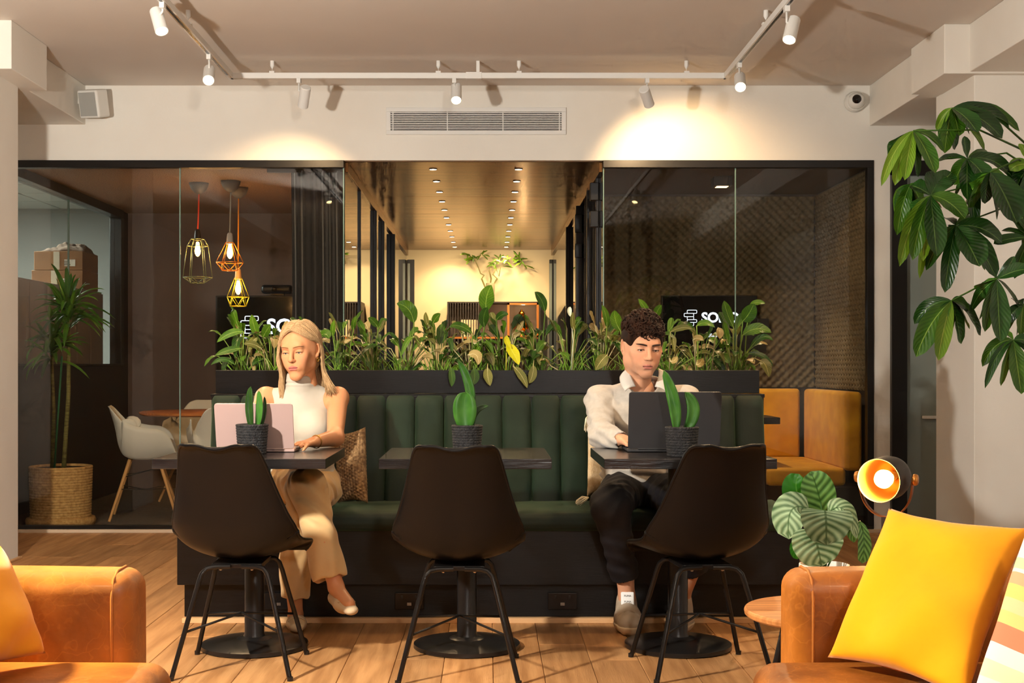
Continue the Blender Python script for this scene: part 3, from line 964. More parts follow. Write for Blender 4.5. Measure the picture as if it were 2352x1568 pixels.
def shell_chair(label, loc, rot_frame, rot_shell):
    t = thing('shell_chair', (0, 0, 0), label, 'chair', 'black shell chairs')
    sh = MB().grid(shellfn, 28, 56).build('shell', SHELL, t, local=True, smooth=True, solid=0.009)
    bv = sh.modifiers.new('bevel', 'BEVEL'); bv.width = 0.003; bv.segments = 2; bv.limit_method = 'ANGLE'; bv.angle_limit = math.radians(60)
    sh.rotation_euler = (0, 0, rot_shell)
    # rolled rim
    rim = [shellfn(u, 0.0) for u in [i / 14 for i in range(15)]]
    rim += [shellfn(1, v) for v in [i / 30 for i in range(1, 31)]]
    rim = [shellfn(0, v) for v in [i / 30 for i in range(30, 0, -1)]] + rim
    rm = MB().tube(rim, 0.0065, n=8).build('rim', SHELL, t, local=True, smooth=True); rm.rotation_euler = (0, 0, rot_shell)
    MB().box(-0.09, 0.09, -0.1, 0.1, 0.372, 0.388).build('mount_plate', CLEG, t, local=True, bevel=0.003)
    for sx in (-1, 1):
        for sy in (-1, 1):
            lg = MB().tube([(0.02 * sx, 0.105 * sy, 0.379), (0.075 * sx, 0.112 * sy, 0.379), (0.1 * sx, 0.122 * sy, 0.374), (0.115 * sx, 0.132 * sy, 0.358), (0.124 * sx, 0.138 * sy, 0.33), (0.205 * sx, 0.203 * sy, 0.004)], 0.0088, n=12).build('leg', CLEG, t, local=True, smooth=True, auto=60)
            MB().lathe([(0.0, 0.0), (0.0105, 0.0), (0.0105, 0.014), (0.0, 0.014)], (0.206 * sx, 0.204 * sy, 0), n=12).build('rubber_foot', BLACK, lg, local=True)
            MB().ball((0.055 * sx, 0.1 * sy, 0.368), (0.006, 0.006, 0.004), 10).build('screw', SCREW, t, local=True, smooth=True)
    for sx in (-1, 1):
        MB().tube([(-0.166 * sx, -0.172, 0.16), (0, 0, 0.196), (0.166 * sx, 0.172, 0.16)], 0.0045, n=8).build('cross_brace', CLEG, t, local=True, smooth=True)
    t.location = loc
    t.rotation_euler = (0, 0, rot_frame)
    WO[t.name] = Vector(loc)
    return t


shell_chair('black moulded shell chair pulled up to the table with the pink laptop', (-0.888, 4.655, 0), math.radians(0), math.radians(-9))
shell_chair('black moulded shell chair at the table with only a potted plant', (-0.10, 4.60, 0), math.radians(0), math.radians(-2))
shell_chair('black moulded shell chair turned a little at the table with the dark laptop', (0.762, 4.636, 0), math.radians(6), math.radians(8))
# ------------------------------------------------------------------ peace lilies
LILY = [leafmat('lily_green', (44, 80, 12), (104, 136, 32), (140, 164, 70), 9, stripe=0.2),
        leafmat('lily_dark', (26, 54, 11), (62, 96, 24), (100, 128, 52), 9, stripe=0.2),
        leafmat('lily_olive', (74, 80, 30), (128, 122, 60), (190, 180, 120), 10, stripe=0.5),
        leafmat('lily_pale', (120, 102, 54), (190, 166, 104), (225, 210, 160), 11, stripe=0.6),
        leafmat('lily_yellow', (196, 190, 20), (216, 206, 40), (230, 220, 90), 8, stripe=0.1)]
STEMG = mat('lily_stem', (96, 132, 38), 0.45, rand=0.2)
lr = random.Random(5)
ORD = ('first', 'second', 'third', 'fourth', 'fifth', 'sixth', 'seventh', 'eighth', 'ninth', 'tenth', 'eleventh', 'twelfth', 'thirteenth', 'fourteenth', 'fifteenth', 'sixteenth')
NPL = 16
plants = []
for i in range(NPL):
    X = -1.17 + i * 2.34 / (NPL - 1)
    base = Vector((X, 6.17 + lr.uniform(-0.05, 0.06), 1.03))
    p = thing('peace_lily', base, '%s peace lily along the black planter, counted from the cage lamps' % ORD[i], 'plant', 'peace lilies in the planter')
    plants.append((p, base))
    for k in range(28):
        az = lr.uniform(0, 2 * PI)
        inner = lr.random() < 0.3
        h = lr.uniform(0.13, 0.23) if inner else lr.uniform(0.04, 0.19)
        r = lr.uniform(0.01, 0.06) if inner else lr.uniform(0.04, 0.15)
        out = Vector((math.cos(az), 0.75 * math.sin(az), 0))
        Q = base + out * r + Vector((0, 0, h + 0.01))
        ln = lr.uniform(0.075, 0.125)
        dz = lr.uniform(0.2, 0.9) if inner else lr.uniform(-0.85, 0.35)
        tip = Q + out * ln * (0.5 if inner else 0.75) + Vector((0, 0, dz * ln))
        c = Q + out * ln * 0.4 + Vector((0, 0, max(0.1, dz * 0.5 + 0.3) * ln))
        mm = LILY[lr.choices((0, 1, 2, 3), (44, 22, 20, 14))[0]]
        if tip.y > 6.5: continue
        st = base + Vector((out.x * 0.012, out.y * 0.012, 0))
        blade(MB(), Q, c, tip, lr.uniform(0.012, 0.023), up=(lr.uniform(-0.4, 0.4), -0.45, 1), fold=lr.uniform(0.15, 0.5), nl=8, shape=(0.75, 0.75), wavy=0.12,
              petiole=[st, st + Vector((out.x * r * 0.35, out.y * r * 0.35, h * 0.6))], pr=0.0022, tw=lr.uniform(-0.9, 0.9)).build('leaf', mm, p, smooth=True)
        if True:
            st2 = base + Vector((lr.uniform(-0.06, 0.06), lr.uniform(-0.08, 0.06), 0))
            tp = st2 + Vector((lr.uniform(-0.07, 0.07), lr.uniform(-0.04, 0.04), lr.uniform(0.05, 0.13)))
            MB().tube([st2, (st2 + tp) / 2 + Vector((lr.uniform(-.01, .01), 0, 0)), tp], [0.0024, 0.0022, 0.0014], n=5).build('stem', STEMG, p, smooth=True)
HERO = [  # blade base px, tip px, control px, half width px, depth, material
    ((1117, 716), (1129, 654), (1112, 682), 18, 6.12, 0), ((951, 742), (911, 697), (945, 700), 17, 6.10, 0), ((1252, 716), (1228, 670), (1247, 684), 11, 6.12, 1),
    ((1120, 845), (1126, 886), (1118, 862), 11, 5.965, 2), ((1035, 842), (1037, 888), (1040, 866), 8, 5.965, 1), ((1180, 842), (1211, 891), (1200, 858), 10, 5.965, 2),
    ((1225, 838), (1215, 880), (1226, 862), 10, 5.965, 2), ((1088, 845), (1085, 884), (1094, 866), 11, 5.965, 1), ((1075, 815), (1098, 838), (1102, 804), 12, 6.0, 3),
    ((1165, 790), (1192, 838), (1180, 806), 13, 6.02, 4), ((1165, 770), (1175, 800), (1160, 786), 7, 6.03, 4), ((1085, 765), (1035, 748), (1058, 742), 10, 6.05, 0), ((1113, 752), (1120, 705), (1106, 726), 12, 6.08, 1),
    ((1140, 735), (1168, 722), (1150, 718), 9, 6.1, 1), ((995, 742), (1012, 720), (1000, 728), 9, 6.1, 0), ((1320, 760), (1316, 716), (1312, 740), 6, 6.08, 2), ((1394, 752), (1382, 700), (1396, 726), 8, 6.08, 0),
    ((1425, 760), (1412, 712), (1410, 736), 14, 6.08, 0), ((1490, 722), (1466, 686), (1482, 704), 8, 6.1, 0), ((1505, 732), (1520, 700), (1508, 712), 9, 6.1, 0), ((1685, 752), (1663, 690), (1668, 718), 12, 6.05, 0),
    ((1706, 738), (1732, 696), (1722, 722), 17, 6.05, 1), ((1722, 700), (1758, 697), (1740, 690), 7, 6.05, 0), ((1705, 770), (1772, 764), (1738, 742), 14, 6.05, 0), ((1722, 800), (1776, 782), (1750, 758), 8, 6.05, 1),
    ((1745, 828), (1766, 866), (1762, 830), 13, 6.0, 2), ((1715, 812), (1776, 842), (1754, 806), 7, 6.03, 1), ((1540, 762), (1590, 755), (1568, 746), 8, 6.05, 2), ((1600, 748), (1642, 752), (1620, 732), 8, 6.05, 0),
    ((1650, 752), (1652, 778), (1656, 762), 9, 6.0, 3), ((1592, 780), (1616, 782), (1604, 772), 9, 6.0, 3), ((1540, 830), (1556, 818), (1550, 830), 7, 6.0, 3), ((1600, 838), (1614, 822), (1610, 836), 9, 6.0, 3),
    ((560, 762), (498, 786), (530, 756), 9, 6.05, 0), ((555, 800), (494, 816), (525, 800), 8, 6.03, 0), ((540, 838), (484, 838), (512, 812), 6, 6.02, 1), ((592, 776), (578, 722), (582, 748), 10, 6.08, 0), ((604, 775), (622, 745), (612, 756), 11, 6.08, 0),
    ((600, 800), (560, 790), (578, 784), 8, 6.02, 2), ((765, 775), (768, 735), (762, 752), 6, 6.08, 0), ((735, 770), (755, 778), (752, 760), 12, 6.08, 0), ((812, 758), (818, 725), (810, 742), 6, 6.08, 0), ((868, 752), (845, 730), (860, 736), 9, 6.08, 0),
    ((1395, 815), (1368, 850), (1380, 826), 13, 5.97, 2), ((985, 750), (978, 716), (976, 734), 6, 6.1, 2)]
for b_, t_, c_, w_, D, mi in HERO:
    q = P(b_[0], b_[1], D)
    p, base = min(plants, key=lambda pb_: abs(pb_[1].x - q.x))
    st = Vector((q.x * 0.6 + base.x * 0.4, min(6.3, max(6.06, q.y + 0.03)), 1.035))
    md = (st + q) / 2 + Vector((0, 0.0, 0.05))
    if q.z < 1.09:
        md = Vector((q.x, 6.02, 1.095)); st = Vector((q.x, 6.07, 1.035))
    tip = P(t_[0], t_[1], D - 0.03)
    blade(MB(), q, P(c_[0], c_[1], D - 0.02), tip, w_ * D / F, up=(0.15, -1, 0.35), fold=0.22, nl=12, shape=(0.75, 0.8), wavy=0.08, petiole=[st, md], pr=0.0028, tw=0.3).build('leaf', LILY[mi], p, smooth=True)
q = P(1312, 728, 6.08)
blade(MB(), q, P(1304, 715, 6.07), P(1310, 704, 6.07), 0.011, up=(0.2, -1, 0.2), fold=0.6, petiole=[Vector((q.x, 6.12, 1.04)), Vector((q.x + 0.01, 6.1, 1.2))], pr=0.002).build('flower', mat('lily_flower', (226, 226, 196), 0.5), plants[9][0], smooth=True)

# ------------------------------------------------------------------ snake plants on the tables
ROPE = mat('black_rope', (30, 30, 31), 0.75, col2=(46, 45, 45), nscale=60, bump=0.8, bscale=190, bstretch=(1, 1, 0.6))
SNAKE = leafmat('snake_leaf', (34, 78, 22), (92, 140, 56), (60, 100, 36), 4, stripe=0.05, trans=0.1, rib=0.02)
SNAKED = leafmat('snake_leaf_dark', (20, 44, 14), (52, 84, 26), (40, 70, 24), 4, stripe=0.05, trans=0.1, rib=0.02)


def coil_profile(r0, r1, h, n, amp=0.0022):
    pr_ = [(0.0, 0.0)]
    for i in range(n):
        for k in range(4):
            f = (i + k / 4) / n
            pr_.append((r0 + (r1 - r0) * f + amp * math.sin(PI * k / 4), h * f))
    return pr_ + [(r1, h), (r1 - 0.006, h + 0.001), (r1 - 0.009, h - 0.004), (r1 - 0.01, h - 0.018), (0.0, h - 0.018)]


def snake_plant(px, top, wpx, D, label, leaves):
    c = P(px, top, D); r1 = wpx * D / F / 2
    h = c.z - 0.75
    t = thing('potted_snake_plant', (c.x, D, 0.75), label, 'plant', 'snake plants on the cafe tables')
    MB().lathe(coil_profile(r1 * 0.86, r1, h, 11), (c.x, D, 0.7505), n=40).build('pot', ROPE, t, smooth=True)
    MB().lathe([(0, h - 0.016), (r1 - 0.011, h - 0.014), (0, h - 0.012)], (c.x, D, 0.7505), n=24).build('soil', SOIL, t, smooth=True)
    for (b_, cc_, tp, w, dd, dark, tw) in leaves:
        q0 = P(b_[0], b_[1], D + dd); q0.z = 0.7505 + h - 0.02
        blade(MB(), q0, P(cc_[0], cc_[1], D + dd), P(tp[0], tp[1], D + dd), w * D / F, up=(0.1, -1, 0.0), fold=0.35, nl=14, shape=(0.45, 0.5), tw=tw).build('leaf', SNAKED if dark else SNAKE, t, smooth=True, solid=0.003)


snake_plant(579, 974, 73, 4.93, 'snake plant in a black rope pot beside the pink laptop',
            [((578, 975), (568, 930), (576, 887), 9, -0.02, True, 0.2), ((590, 975), (600, 935), (594, 897), 8, 0.0, False, 0.3), ((597, 975), (612, 945), (607, 910), 5, 0.02, True, 0.4)])
snake_plant(1073, 976, 71, 4.95, 'snake plant with one tall leaf in a black rope pot on the middle table',
            [((1070, 975), (1064, 930), (1070, 900), 27, -0.02, False, 0.0), ((1080, 975), (1092, 880), (1052, 828), 11, 0.03, False, 0.5), ((1085, 975), (1080, 935), (1122, 932), 7, 0.01, True, 0.3)])
snake_plant(1566, 980, 76, 4.80, 'snake plant with two leaves in a black rope pot beside the dark laptop',
            [((1552, 980), (1556, 920), (1524, 850), 14, 0.0, False, 0.7), ((1572, 985), (1612, 940), (1573, 900), 15, 0.02, False, 0.1)])

# ------------------------------------------------------------------ laptops
KEYS = mat('laptop_keys', (26, 26, 28), 0.5)


def laptop(x0, x1, Dh, ztop, mlid, mbase, label, lean=0.05, deep=0.22):
    t = thing('laptop', ((x0 + x1) / 2, Dh + deep / 2, 0.75), label, 'laptop')
    MB().box(x0, x1, Dh, Dh + deep, 0.7515, 0.764).build('base', mbase, t, bevel=0.004, seg=3)
    kb = MB().box(x0 + 0.02, x1 - 0.02, Dh + 0.03, Dh + 0.12, 0.764, 0.7645).build('keyboard', KEYS, t)
    nk = 13
    for r in range(4):
        for k in range(nk):
            w = (x1 - x0 - 0.05) / nk
            a_ = x0 + 0.025 + k * w
            MB().box(a_ + 0.001, a_ + w - 0.001, Dh + 0.034 + r * 0.021, Dh + 0.052 + r * 0.021, 0.7645, 0.766).build('key', KEYS, kb)
    h = ztop - 0.762
    up = Vector((0, -lean, h)).normalized(); nn = Vector((0, -1, -lean / h)).normalized()
    c = Vector(((x0 + x1) / 2, Dh - lean / 2, 0.762 + h / 2))
    lid = MB().plate(c, (1, 0, 0), nn, up, (x1 - x0) / 2, h / 2, 0.0035, 0.011).build('lid', mlid, t, bevel=0.0015, seg=2)
    MB().obox(c - nn * 0.0038, (1, 0, 0), nn, up, (x1 - x0) / 2 - 0.008, 0.0004, h / 2 - 0.01).build('screen', emit('laptop_screen', (200, 210, 220), 0.6), lid)
    MB().cyl((x0 + 0.04, Dh, 0.765), (x1 - 0.04, Dh, 0.765), 0.005, n=10).build('hinge', mbase, t, smooth=True, auto=40)
    return t, lid, c, nn, up


PINK = mat('pink_aluminium', (190, 158, 148), 0.38, metal=0.35)
GREYL = mat('dark_grey_aluminium', (58, 56, 56), 0.42, metal=0.3)
laptop(-1.055, -0.752, 5.02, 0.945, PINK, PINK, 'slim pink laptop open in front of the woman', deep=0.2)
t, lid, c, nn, up = laptop(0.5456, 0.9037, 5.02, 0.989, GREYL, GREYL, 'large dark grey laptop open in front of the man', deep=0.24)
lg = MB().lathe([(0, 0), (0.0128, 0), (0.0128, 0.0006), (0, 0.0006)], c + nn * 0.0036 + up * -0.002, nn, n=28).build('logo_disc', mat('logo_black', (12, 12, 13), 0.2, metal=0.5), lid)
ang = math.atan2(-nn.z, -nn.y)
text('logo_letters', 'hp', 0.022, mat('logo_grey', (72, 70, 70), 0.3, metal=0.6), lid, c + nn * 0.0046 + up * -0.003, (PI / 2 - ang, 0, 0), 0.0002, shear=0.3)

# ------------------------------------------------------------------ cushions
def pillow(name, TL, TR, BR, BL, th, m, label, ears=0.05, nseg=26, face=None, parts=None, bumpf=None, pw=0.42):
    TL, TR, BR, BL = map(Vector, (TL, TR, BR, BL))
    nrm = (TR - TL).cross(BL - TL).normalized()
    mb = MB()

    def pos(u, v, sg):
        x, y = 2 * u - 1, 2 * v - 1
        k = 1 + ears * (x * x * y * y - 0.5 * ((1 - x * x) * y ** 4 + (1 - y * y) * x ** 4))
        uu, vv = 0.5 + x * k / 2, 0.5 + y * k / 2
        p = (TL * (1 - uu) + TR * uu) * (1 - vv) + (BL * (1 - uu) + BR * uu) * vv
        f = max(0.0, (1 - x * x) * (1 - y * y)) ** pw
        w = f * th * (1 + 0.05 * math.sin(5 * x + 2 * y) + 0.05 * math.sin(7 * y - 3 * x + 1))
        if bumpf:
            w += bumpf(u, v) * min(1, f * 3)
        return p + nrm * (sg * w)
    mb.grid(lambda u, v: pos(u, v, 1), nseg, nseg, uv=True)
    mb.grid(lambda u, v: pos(u, v, -1), nseg, nseg, uv=True, flip=True)
    o = mb.build(name, m, None, smooth=True, merge=True)
    return tag(o, label, 'cushion')


KNIT = mat('chunky_knit', (150, 118, 80), 0.95, col2=(108, 80, 52), nscale=60, nmix=(0.4, 0.6), bump=0.5, bscale=240)
pillow('knit_cushion', P(772, 1000, 5.81), P(838, 985, 5.76), P(843, 1150, 5.60), P(778, 1150, 5.68), 0.042, KNIT, 'chunky brown knitted cushion leaning beside the seated woman', ears=0.06, nseg=120,
       bumpf=lambda u, v: 0.0075 * abs(math.sin(u * PI * 11)) ** 0.6 * abs(math.sin(v * PI * 21 + (int(u * 11) % 2) * 1.57)) ** 0.6 - 0.004)
LINEN = mat('cream_linen', (208, 184, 146), 0.9, col2=(190, 160, 118), nscale=40, bump=0.5, bscale=260)
tp = pillow('tassel_cushion', P(1352, 950, 5.74), P(1425, 955, 5.85), P(1425, 1120, 5.80), P(1350, 1136, 5.64), 0.028, LINEN, 'cream linen cushion with corner tassels behind the seated man', ears=0.05)
TASS = mat('tassel_yarn', (232, 214, 178), 0.9)
for cpx, cd, dr in (((1358, 946), 5.70, (-8, 38)), ((1352, 1142), 5.52, (-22, 10))):
    b0 = P(cpx[0], cpx[1], cd)
    tm = MB()
    for k in range(26):
        a_ = k * 2.4
        e = P(cpx[0] + dr[0] + 8 * math.cos(a_), cpx[1] + dr[1] + 5 * math.sin(a_) + (k % 3) * 2, cd - 0.02 + 0.012 * math.sin(a_ * 1.7))
        tm.tube([b0, (b0 + e) / 2 + Vector((0, -0.006, 0.006)) + (e - b0).cross(Vector((0, 1, 0))) * 0.12 * math.cos(a_), e], [0.003, 0.0024, 0.0016], n=5)
    tm.build('tassel', TASS, tp, smooth=True)

# ------------------------------------------------------------------ leather armchairs
LEATH = mat('cognac_leather', (168, 98, 32), 0.42, col2=(104, 55, 15), nscale=6, nmix=(0.32, 0.72), detail=10, rough2=0.55, coat=0.06)
def _leather(m):
    N, L = m.node_tree.nodes, m.node_tree.links
    b = N['Principled BSDF']
    src = b.inputs['Base Color'].links[0].from_socket
    tc = N.new('ShaderNodeTexCoord')
    nz = N.new('ShaderNodeTexNoise'); nz.inputs['Scale'].default_value = 5; nz.inputs['Detail'].default_value = 4
    L.new(tc.outputs['Object'], nz.inputs['Vector'])
    vm = N.new('ShaderNodeVectorMath'); vm.operation = 'MULTIPLY_ADD'; vm.inputs[1].default_value = (0.35, 0.35, 0.35)
    L.new(nz.outputs['Color'], vm.inputs[0]); L.new(tc.outputs['Object'], vm.inputs[2])
    vo = N.new('ShaderNodeTexVoronoi'); vo.feature = 'DISTANCE_TO_EDGE'; vo.inputs['Scale'].default_value = 17
    L.new(vm.outputs[0], vo.inputs['Vector'])
    mr = N.new('ShaderNodeMapRange'); mr.inputs['From Min'].default_value = 0.0; mr.inputs['From Max'].default_value = 0.045; mr.inputs['To Min'].default_value = 0.42; mr.inputs['To Max'].default_value = 0.0
    L.new(vo.outputs['Distance'], mr.inputs['Value'])
    ms = N.new('ShaderNodeMath'); ms.operation = 'MULTIPLY'; L.new(mr.outputs[0], ms.inputs[0]); L.new(nz.outputs['Fac'], ms.inputs[1])
    mx = N.new('ShaderNodeMixRGB'); mx.inputs[2].default_value = s2l((200, 126, 54)) + (1,)
    L.new(ms.outputs[0], mx.inputs[0]); L.new(src, mx.inputs[1]); L.new(mx.outputs[0], b.inputs['Base Color'])
    n2 = N.new('ShaderNodeTexNoise'); n2.inputs['Scale'].default_value = 22; n2.inputs['Detail'].default_value = 8
    L.new(tc.outputs['Object'], n2.inputs['Vector'])
    bp = N.new('ShaderNodeBump'); bp.inputs['Strength'].default_value = 0.35; bp.inputs['Distance'].default_value = 0.006
    L.new(n2.outputs['Fac'], bp.inputs['Height']); L.new(bp.outputs[0], b.inputs['Normal'])
_leather(LEATH)
SEAM = mat('leather_seam', (166, 100, 42), 0.5)


def leather_chair(sg, xf, label):
    """sg = +1 faces +X, -1 faces -X; xf = x of the arm's front end"""
    X = lambda d: xf - sg * d          # d metres behind the arm front
    def bx(a, b): return (min(X(a), X(b)), max(X(a), X(b)))
    t = thing('leather_armchair', (X(0.5), 2.25, 0), label, 'armchair', 'cognac leather armchairs')
    for nm, y0, y1 in (('arm', 2.90, 3.055), ('arm', 1.40, 1.55)):
        a_, b_ = bx(0.0, 0.95)
        ar = MB().rbox(a_, b_, y0, y1, 0.12, 0.618, 0.045, 10, (0.002, 0.012, 0.006)).build(nm, LEATH, t, smooth=True, merge=True)
        xs = X(0.045)
        MB().tube([(xs, y0 + q, z) for q, z in ((-0.003, 0.14), (-0.003, 0.565), (0.012, 0.605), (0.045, 0.6205), (y1 - y0 - 0.045, 0.6205), (y1 - y0 - 0.012, 0.605), (y1 - y0 + 0.003, 0.565), (y1 - y0 + 0.003, 0.14))], 0.0035, n=6).build('seam', SEAM, ar, smooth=True)
    a_, b_ = bx(-0.1, 0.8)
    sc_ = MB().rbox(a_, b_, 1.56, 2.893, 0.27, 0.432, 0.05, 14, (0.012, 0.0, 0.018)).build('seat_cushion', LEATH, t, smooth=True, merge=True)
    a_, b_ = bx(0.0, 0.95)
    MB().rbox(a_, b_, 1.53, 2.92, 0.1, 0.265, 0.02, 6).build('base', LEATH, t, smooth=True, merge=True)
    a_, b_ = bx(0.80, 1.02)
    MB().rbox(a_, b_, 1.45, 3.0, 0.12, 0.80, 0.06, 8, (0.02, 0, 0.01)).build('backrest', LEATH, t, smooth=True, merge=True)
    for d in (0.08, 0.88):
        for y in (1.46, 2.97):
            MB().cyl((X(d), y, 0.0), (X(d), y, 0.13), 0.018, 0.024, n=12).build('leg', BLACK, t, smooth=True, auto=40)
    return t


leather_chair(1, -0.80, 'cognac leather armchair near the white column and floor without a lamp')
leather_chair(-1, 0.687, 'cognac leather armchair beside the round wooden side table and copper lamp')
YEL = mat('yellow_cotton', (230, 152, 8), 0.85, col2=(224, 144, 5), nscale=5, bump=0.5, bscale=7, sheen=0.15)
pillow('yellow_cushion', P(2047, 1178, 2.92), P(2350, 1222, 2.66), P(2215, 1592, 2.44), P(1915, 1500, 2.79), 0.06, YEL, 'plain yellow cushion standing in front of the striped cushion', ears=0.07, nseg=48, bumpf=lambda u, v: 0.004 * math.sin(9 * (u - v) + 3 * math.sin(4 * u)) * (abs(2 * u - 1) * abs(2 * v - 1)) + 0.003 * math.sin(14 * u * v + 2 * v))
pillow('yellow_cushion', P(-260, 1290, 2.45), P(-4, 1262, 2.86), P(92, 1494, 2.80), P(-230, 1590, 2.42), 0.07, YEL, 'plain yellow cushion cut off by the picture edge below the white column', ears=0.07, nseg=48, bumpf=lambda u, v: 0.004 * math.sin(9 * (u - v) + 3 * math.sin(4 * u)) * (abs(2 * u - 1) * abs(2 * v - 1)) + 0.003 * math.sin(14 * u * v + 2 * v))
sm_ = bpy.data.materials.new('striped_cotton'); sm_.use_nodes = True
_n, _l = sm_.node_tree.nodes, sm_.node_tree.links
_b = _n['Principled BSDF']; _b.inputs['Roughness'].default_value = 0.85
_u = _n.new('ShaderNodeUVMap'); _s = _n.new('ShaderNodeSeparateXYZ'); _l.new(_u.outputs[0], _s.inputs[0])
_m1 = _n.new('ShaderNodeMath'); _m1.operation = 'MULTIPLY_ADD'; _m1.inputs[1].default_value = -0.25; _l.new(_s.outputs[0], _m1.inputs[0]); _l.new(_s.outputs[1], _m1.inputs[2])
_r = _n.new('ShaderNodeValToRGB'); _r.color_ramp.interpolation = 'CONSTANT'
cols = [(0.0, (214, 198, 184)), (0.22, (246, 200, 140)), (0.28, (214, 198, 184)), (0.30, (216, 150, 110)), (0.36, (226, 180, 100)), (0.43, (236, 180, 130)), (0.50, (226, 180, 108)), (0.56, (206, 120, 86)), (0.66, (214, 200, 190)), (0.74, (240, 200, 160)), (0.82, (214, 200, 190))]
while len(_r.color_ramp.elements) < len(cols): _r.color_ramp.elements.new(0.5)
for e, (pp, cc_) in zip(_r.color_ramp.elements, cols): e.position = pp; e.color = s2l(cc_) + (1,)
_l.new(_m1.outputs[0], _r.inputs[0]); _l.new(_r.outputs[0], _b.inputs['Base Color'])
pillow('striped_cushion', P(2372, 1196, 2.50), P(2700, 1200, 2.2), P(2640, 1690, 2.12), P(2228, 1640, 2.30), 0.05, sm_, 'pink and orange striped cushion behind the yellow one', ears=0.06, nseg=34)

# ------------------------------------------------------------------ round side table, calathea, lamp
WOODT = mat('side_table_wood', (196, 134, 76), 0.42, col2=(150, 92, 46), nscale=5, stretch=(0.7, 11, 1), detail=7)
st = thing('side_table', (0.99, 3.75, 0), 'round wooden side table beside the leather armchair', 'side table')
MB().lathe([(0, 0.357), (0.232, 0.357), (0.238, 0.362), (0.24, 0.372), (0.238, 0.377), (0.235, 0.38), (0, 0.38)], (0.99, 3.75, 0), n=64).build('table_top', WOODT, st, smooth=True, auto=30)
for k in range(3):
    a_ = 0.5 + k * 2 * PI / 3
    MB().tube([(0.99 + 0.12 * math.cos(a_), 3.75 + 0.12 * math.sin(a_), 0.357), (0.99 + 0.2 * math.cos(a_), 3.75 + 0.2 * math.sin(a_), 0.0)], 0.011, n=10).build('leg', BLACK, st, smooth=True)
TERR = mat('terrazzo_pot', (212, 202, 188), 0.6, col2=(90, 84, 78), nscale=70, nmix=(0.7, 0.74))
cal = thing('potted_calathea', (0.966, 3.70, 0.38), 'calathea with round striped leaves in a white speckled pot', 'plant')
MB().lathe([(0, 0), (0.058, 0), (0.062, 0.005), (0.071, 0.13), (0.0705, 0.138), (0.067, 0.139), (0.065, 0.132), (0.063, 0.11), (0, 0.11)], (0.966, 3.70, 0.3805), n=40).build('pot', TERR, cal, smooth=True, auto=50)
MB().lathe([(0, 0.115), (0.063, 0.112), (0.0, 0.118)], (0.966, 3.70, 0.3805), n=20).build('soil', SOIL, cal, smooth=True)
CAL = leafmat('calathea_leaf', (48, 82, 42), (160, 184, 142), (64, 92, 52), 7.5, stripe=0.7, trans=0.12, rib=0.15)
CALD = leafmat('calathea_dark', (26, 66, 20), (104, 152, 84), (40, 80, 30), 6.5, stripe=0.75, trans=0.2, rib=0.15)
CALP = leafmat('calathea_plain', (28, 84, 18), (50, 110, 30), (60, 110, 40), 6, stripe=0.1)
for b_, c_, t_, w_, D, m_, upv, shp in (
        ((1890, 1182), (1880, 1120), (1862, 1082), 39, 3.72, CALD, (-0.1, -1, 0.1), (0.42, 0.5)),
        ((1862, 1170), (1812, 1130), (1836, 1088), 34, 3.76, CALP, (-0.1, -1, 0.2), (0.5, 0.5)),
        ((1858, 1168), (1800, 1140), (1812, 1238), 42, 3.66, CAL, (-0.5, -1, 0.5), (0.45, 0.45)),
        ((1893, 1172), (1900, 1168), (1898, 1252), 62, 3.58, CAL, (0.1, -0.7, 1), (0.4, 0.42)),
        ((1872, 1216), (1874, 1236), (1888, 1300), 60, 3.6, CAL, (0, -1, 0.6), (0.4, 0.45)),
        ((1902, 1175), (1948, 1136), (1968, 1238), 26, 3.66, CAL, (0.4, -0.8, 0.5), (0.45, 0.6)),
        ((1930, 1190), (1958, 1196), (1962, 1246), 22, 3.72, CALD, (0.3, -1, 0.2), (0.5, 0.6)),
        ((1976, 1196), (1992, 1240), (1980, 1294), 19, 3.68, CALD, (0.4, -1, 0.0), (0.6, 0.35)),
        ((1836, 1236), (1822, 1256), (1832, 1284), 14, 3.72, CALP, (-0.2, -1, 0), (0.5, 0.5))):
    q = P(b_[0], b_[1], D)
    blade(MB(), q, P(c_[0], c_[1], D - 0.03), P(t_[0], t_[1], D - 0.02), w_ * D / F, up=upv, fold=0.12, nl=14, shape=shp, wavy=0.04,
          petiole=[Vector((0.966, 3.70, 0.49)), (q + Vector((0.966, 3.7, 0.55))) / 2], pr=0.0025).build('leaf', m_, cal, smooth=True)

lamp = thing('spot_floor_lamp', (1.22, 3.96, 0), 'glowing bullet-shaped lamp with copper lining on a black tripod', 'lamp')
C = P(2035, 1098, 3.95)
fr = Vector((-0.6, -0.79, -0.05)).normalized(); sd = Vector((0.79, -0.6, 0)).normalized()
LBLK = mat('lamp_body', (44, 36, 31), 0.5)
COPPER = mat('lamp_copper', (222, 150, 76), 0.3, metal=0.85)
R = 0.067
MB().lathe([(0.0, -0.088), (0.03, -0.086), (0.05, -0.074), (0.062, -0.05), (R, -0.02), (R, 0.062), (R - 0.001, 0.064)], C, fr, n=48, caps=False).build('head', LBLK, lamp, smooth=True)
MB().lathe([(R - 0.001, 0.064), (R - 0.003, 0.062), (R - 0.004, -0.02), (0.055, -0.05), (0.03, -0.07), (0.0, -0.072)], C, fr, n=48, caps=False).build('lining', COPPER, lamp, smooth=True)
bm_ = emit('lamp_bulb', (255, 190, 96), 16)
MB().lathe([(0.0, 0.05), (0.012, 0.048), (0.024, 0.038), (0.029, 0.022), (0.026, 0.004), (0.018, -0.012), (0.014, -0.03), (0, -0.03)], C, fr, n=28).build('bulb', bm_, lamp, smooth=True)
MB().cyl(C - fr * 0.03, C - fr * 0.068, 0.014, n=16).build('socket', BLACK, lamp, smooth=True, auto=40)
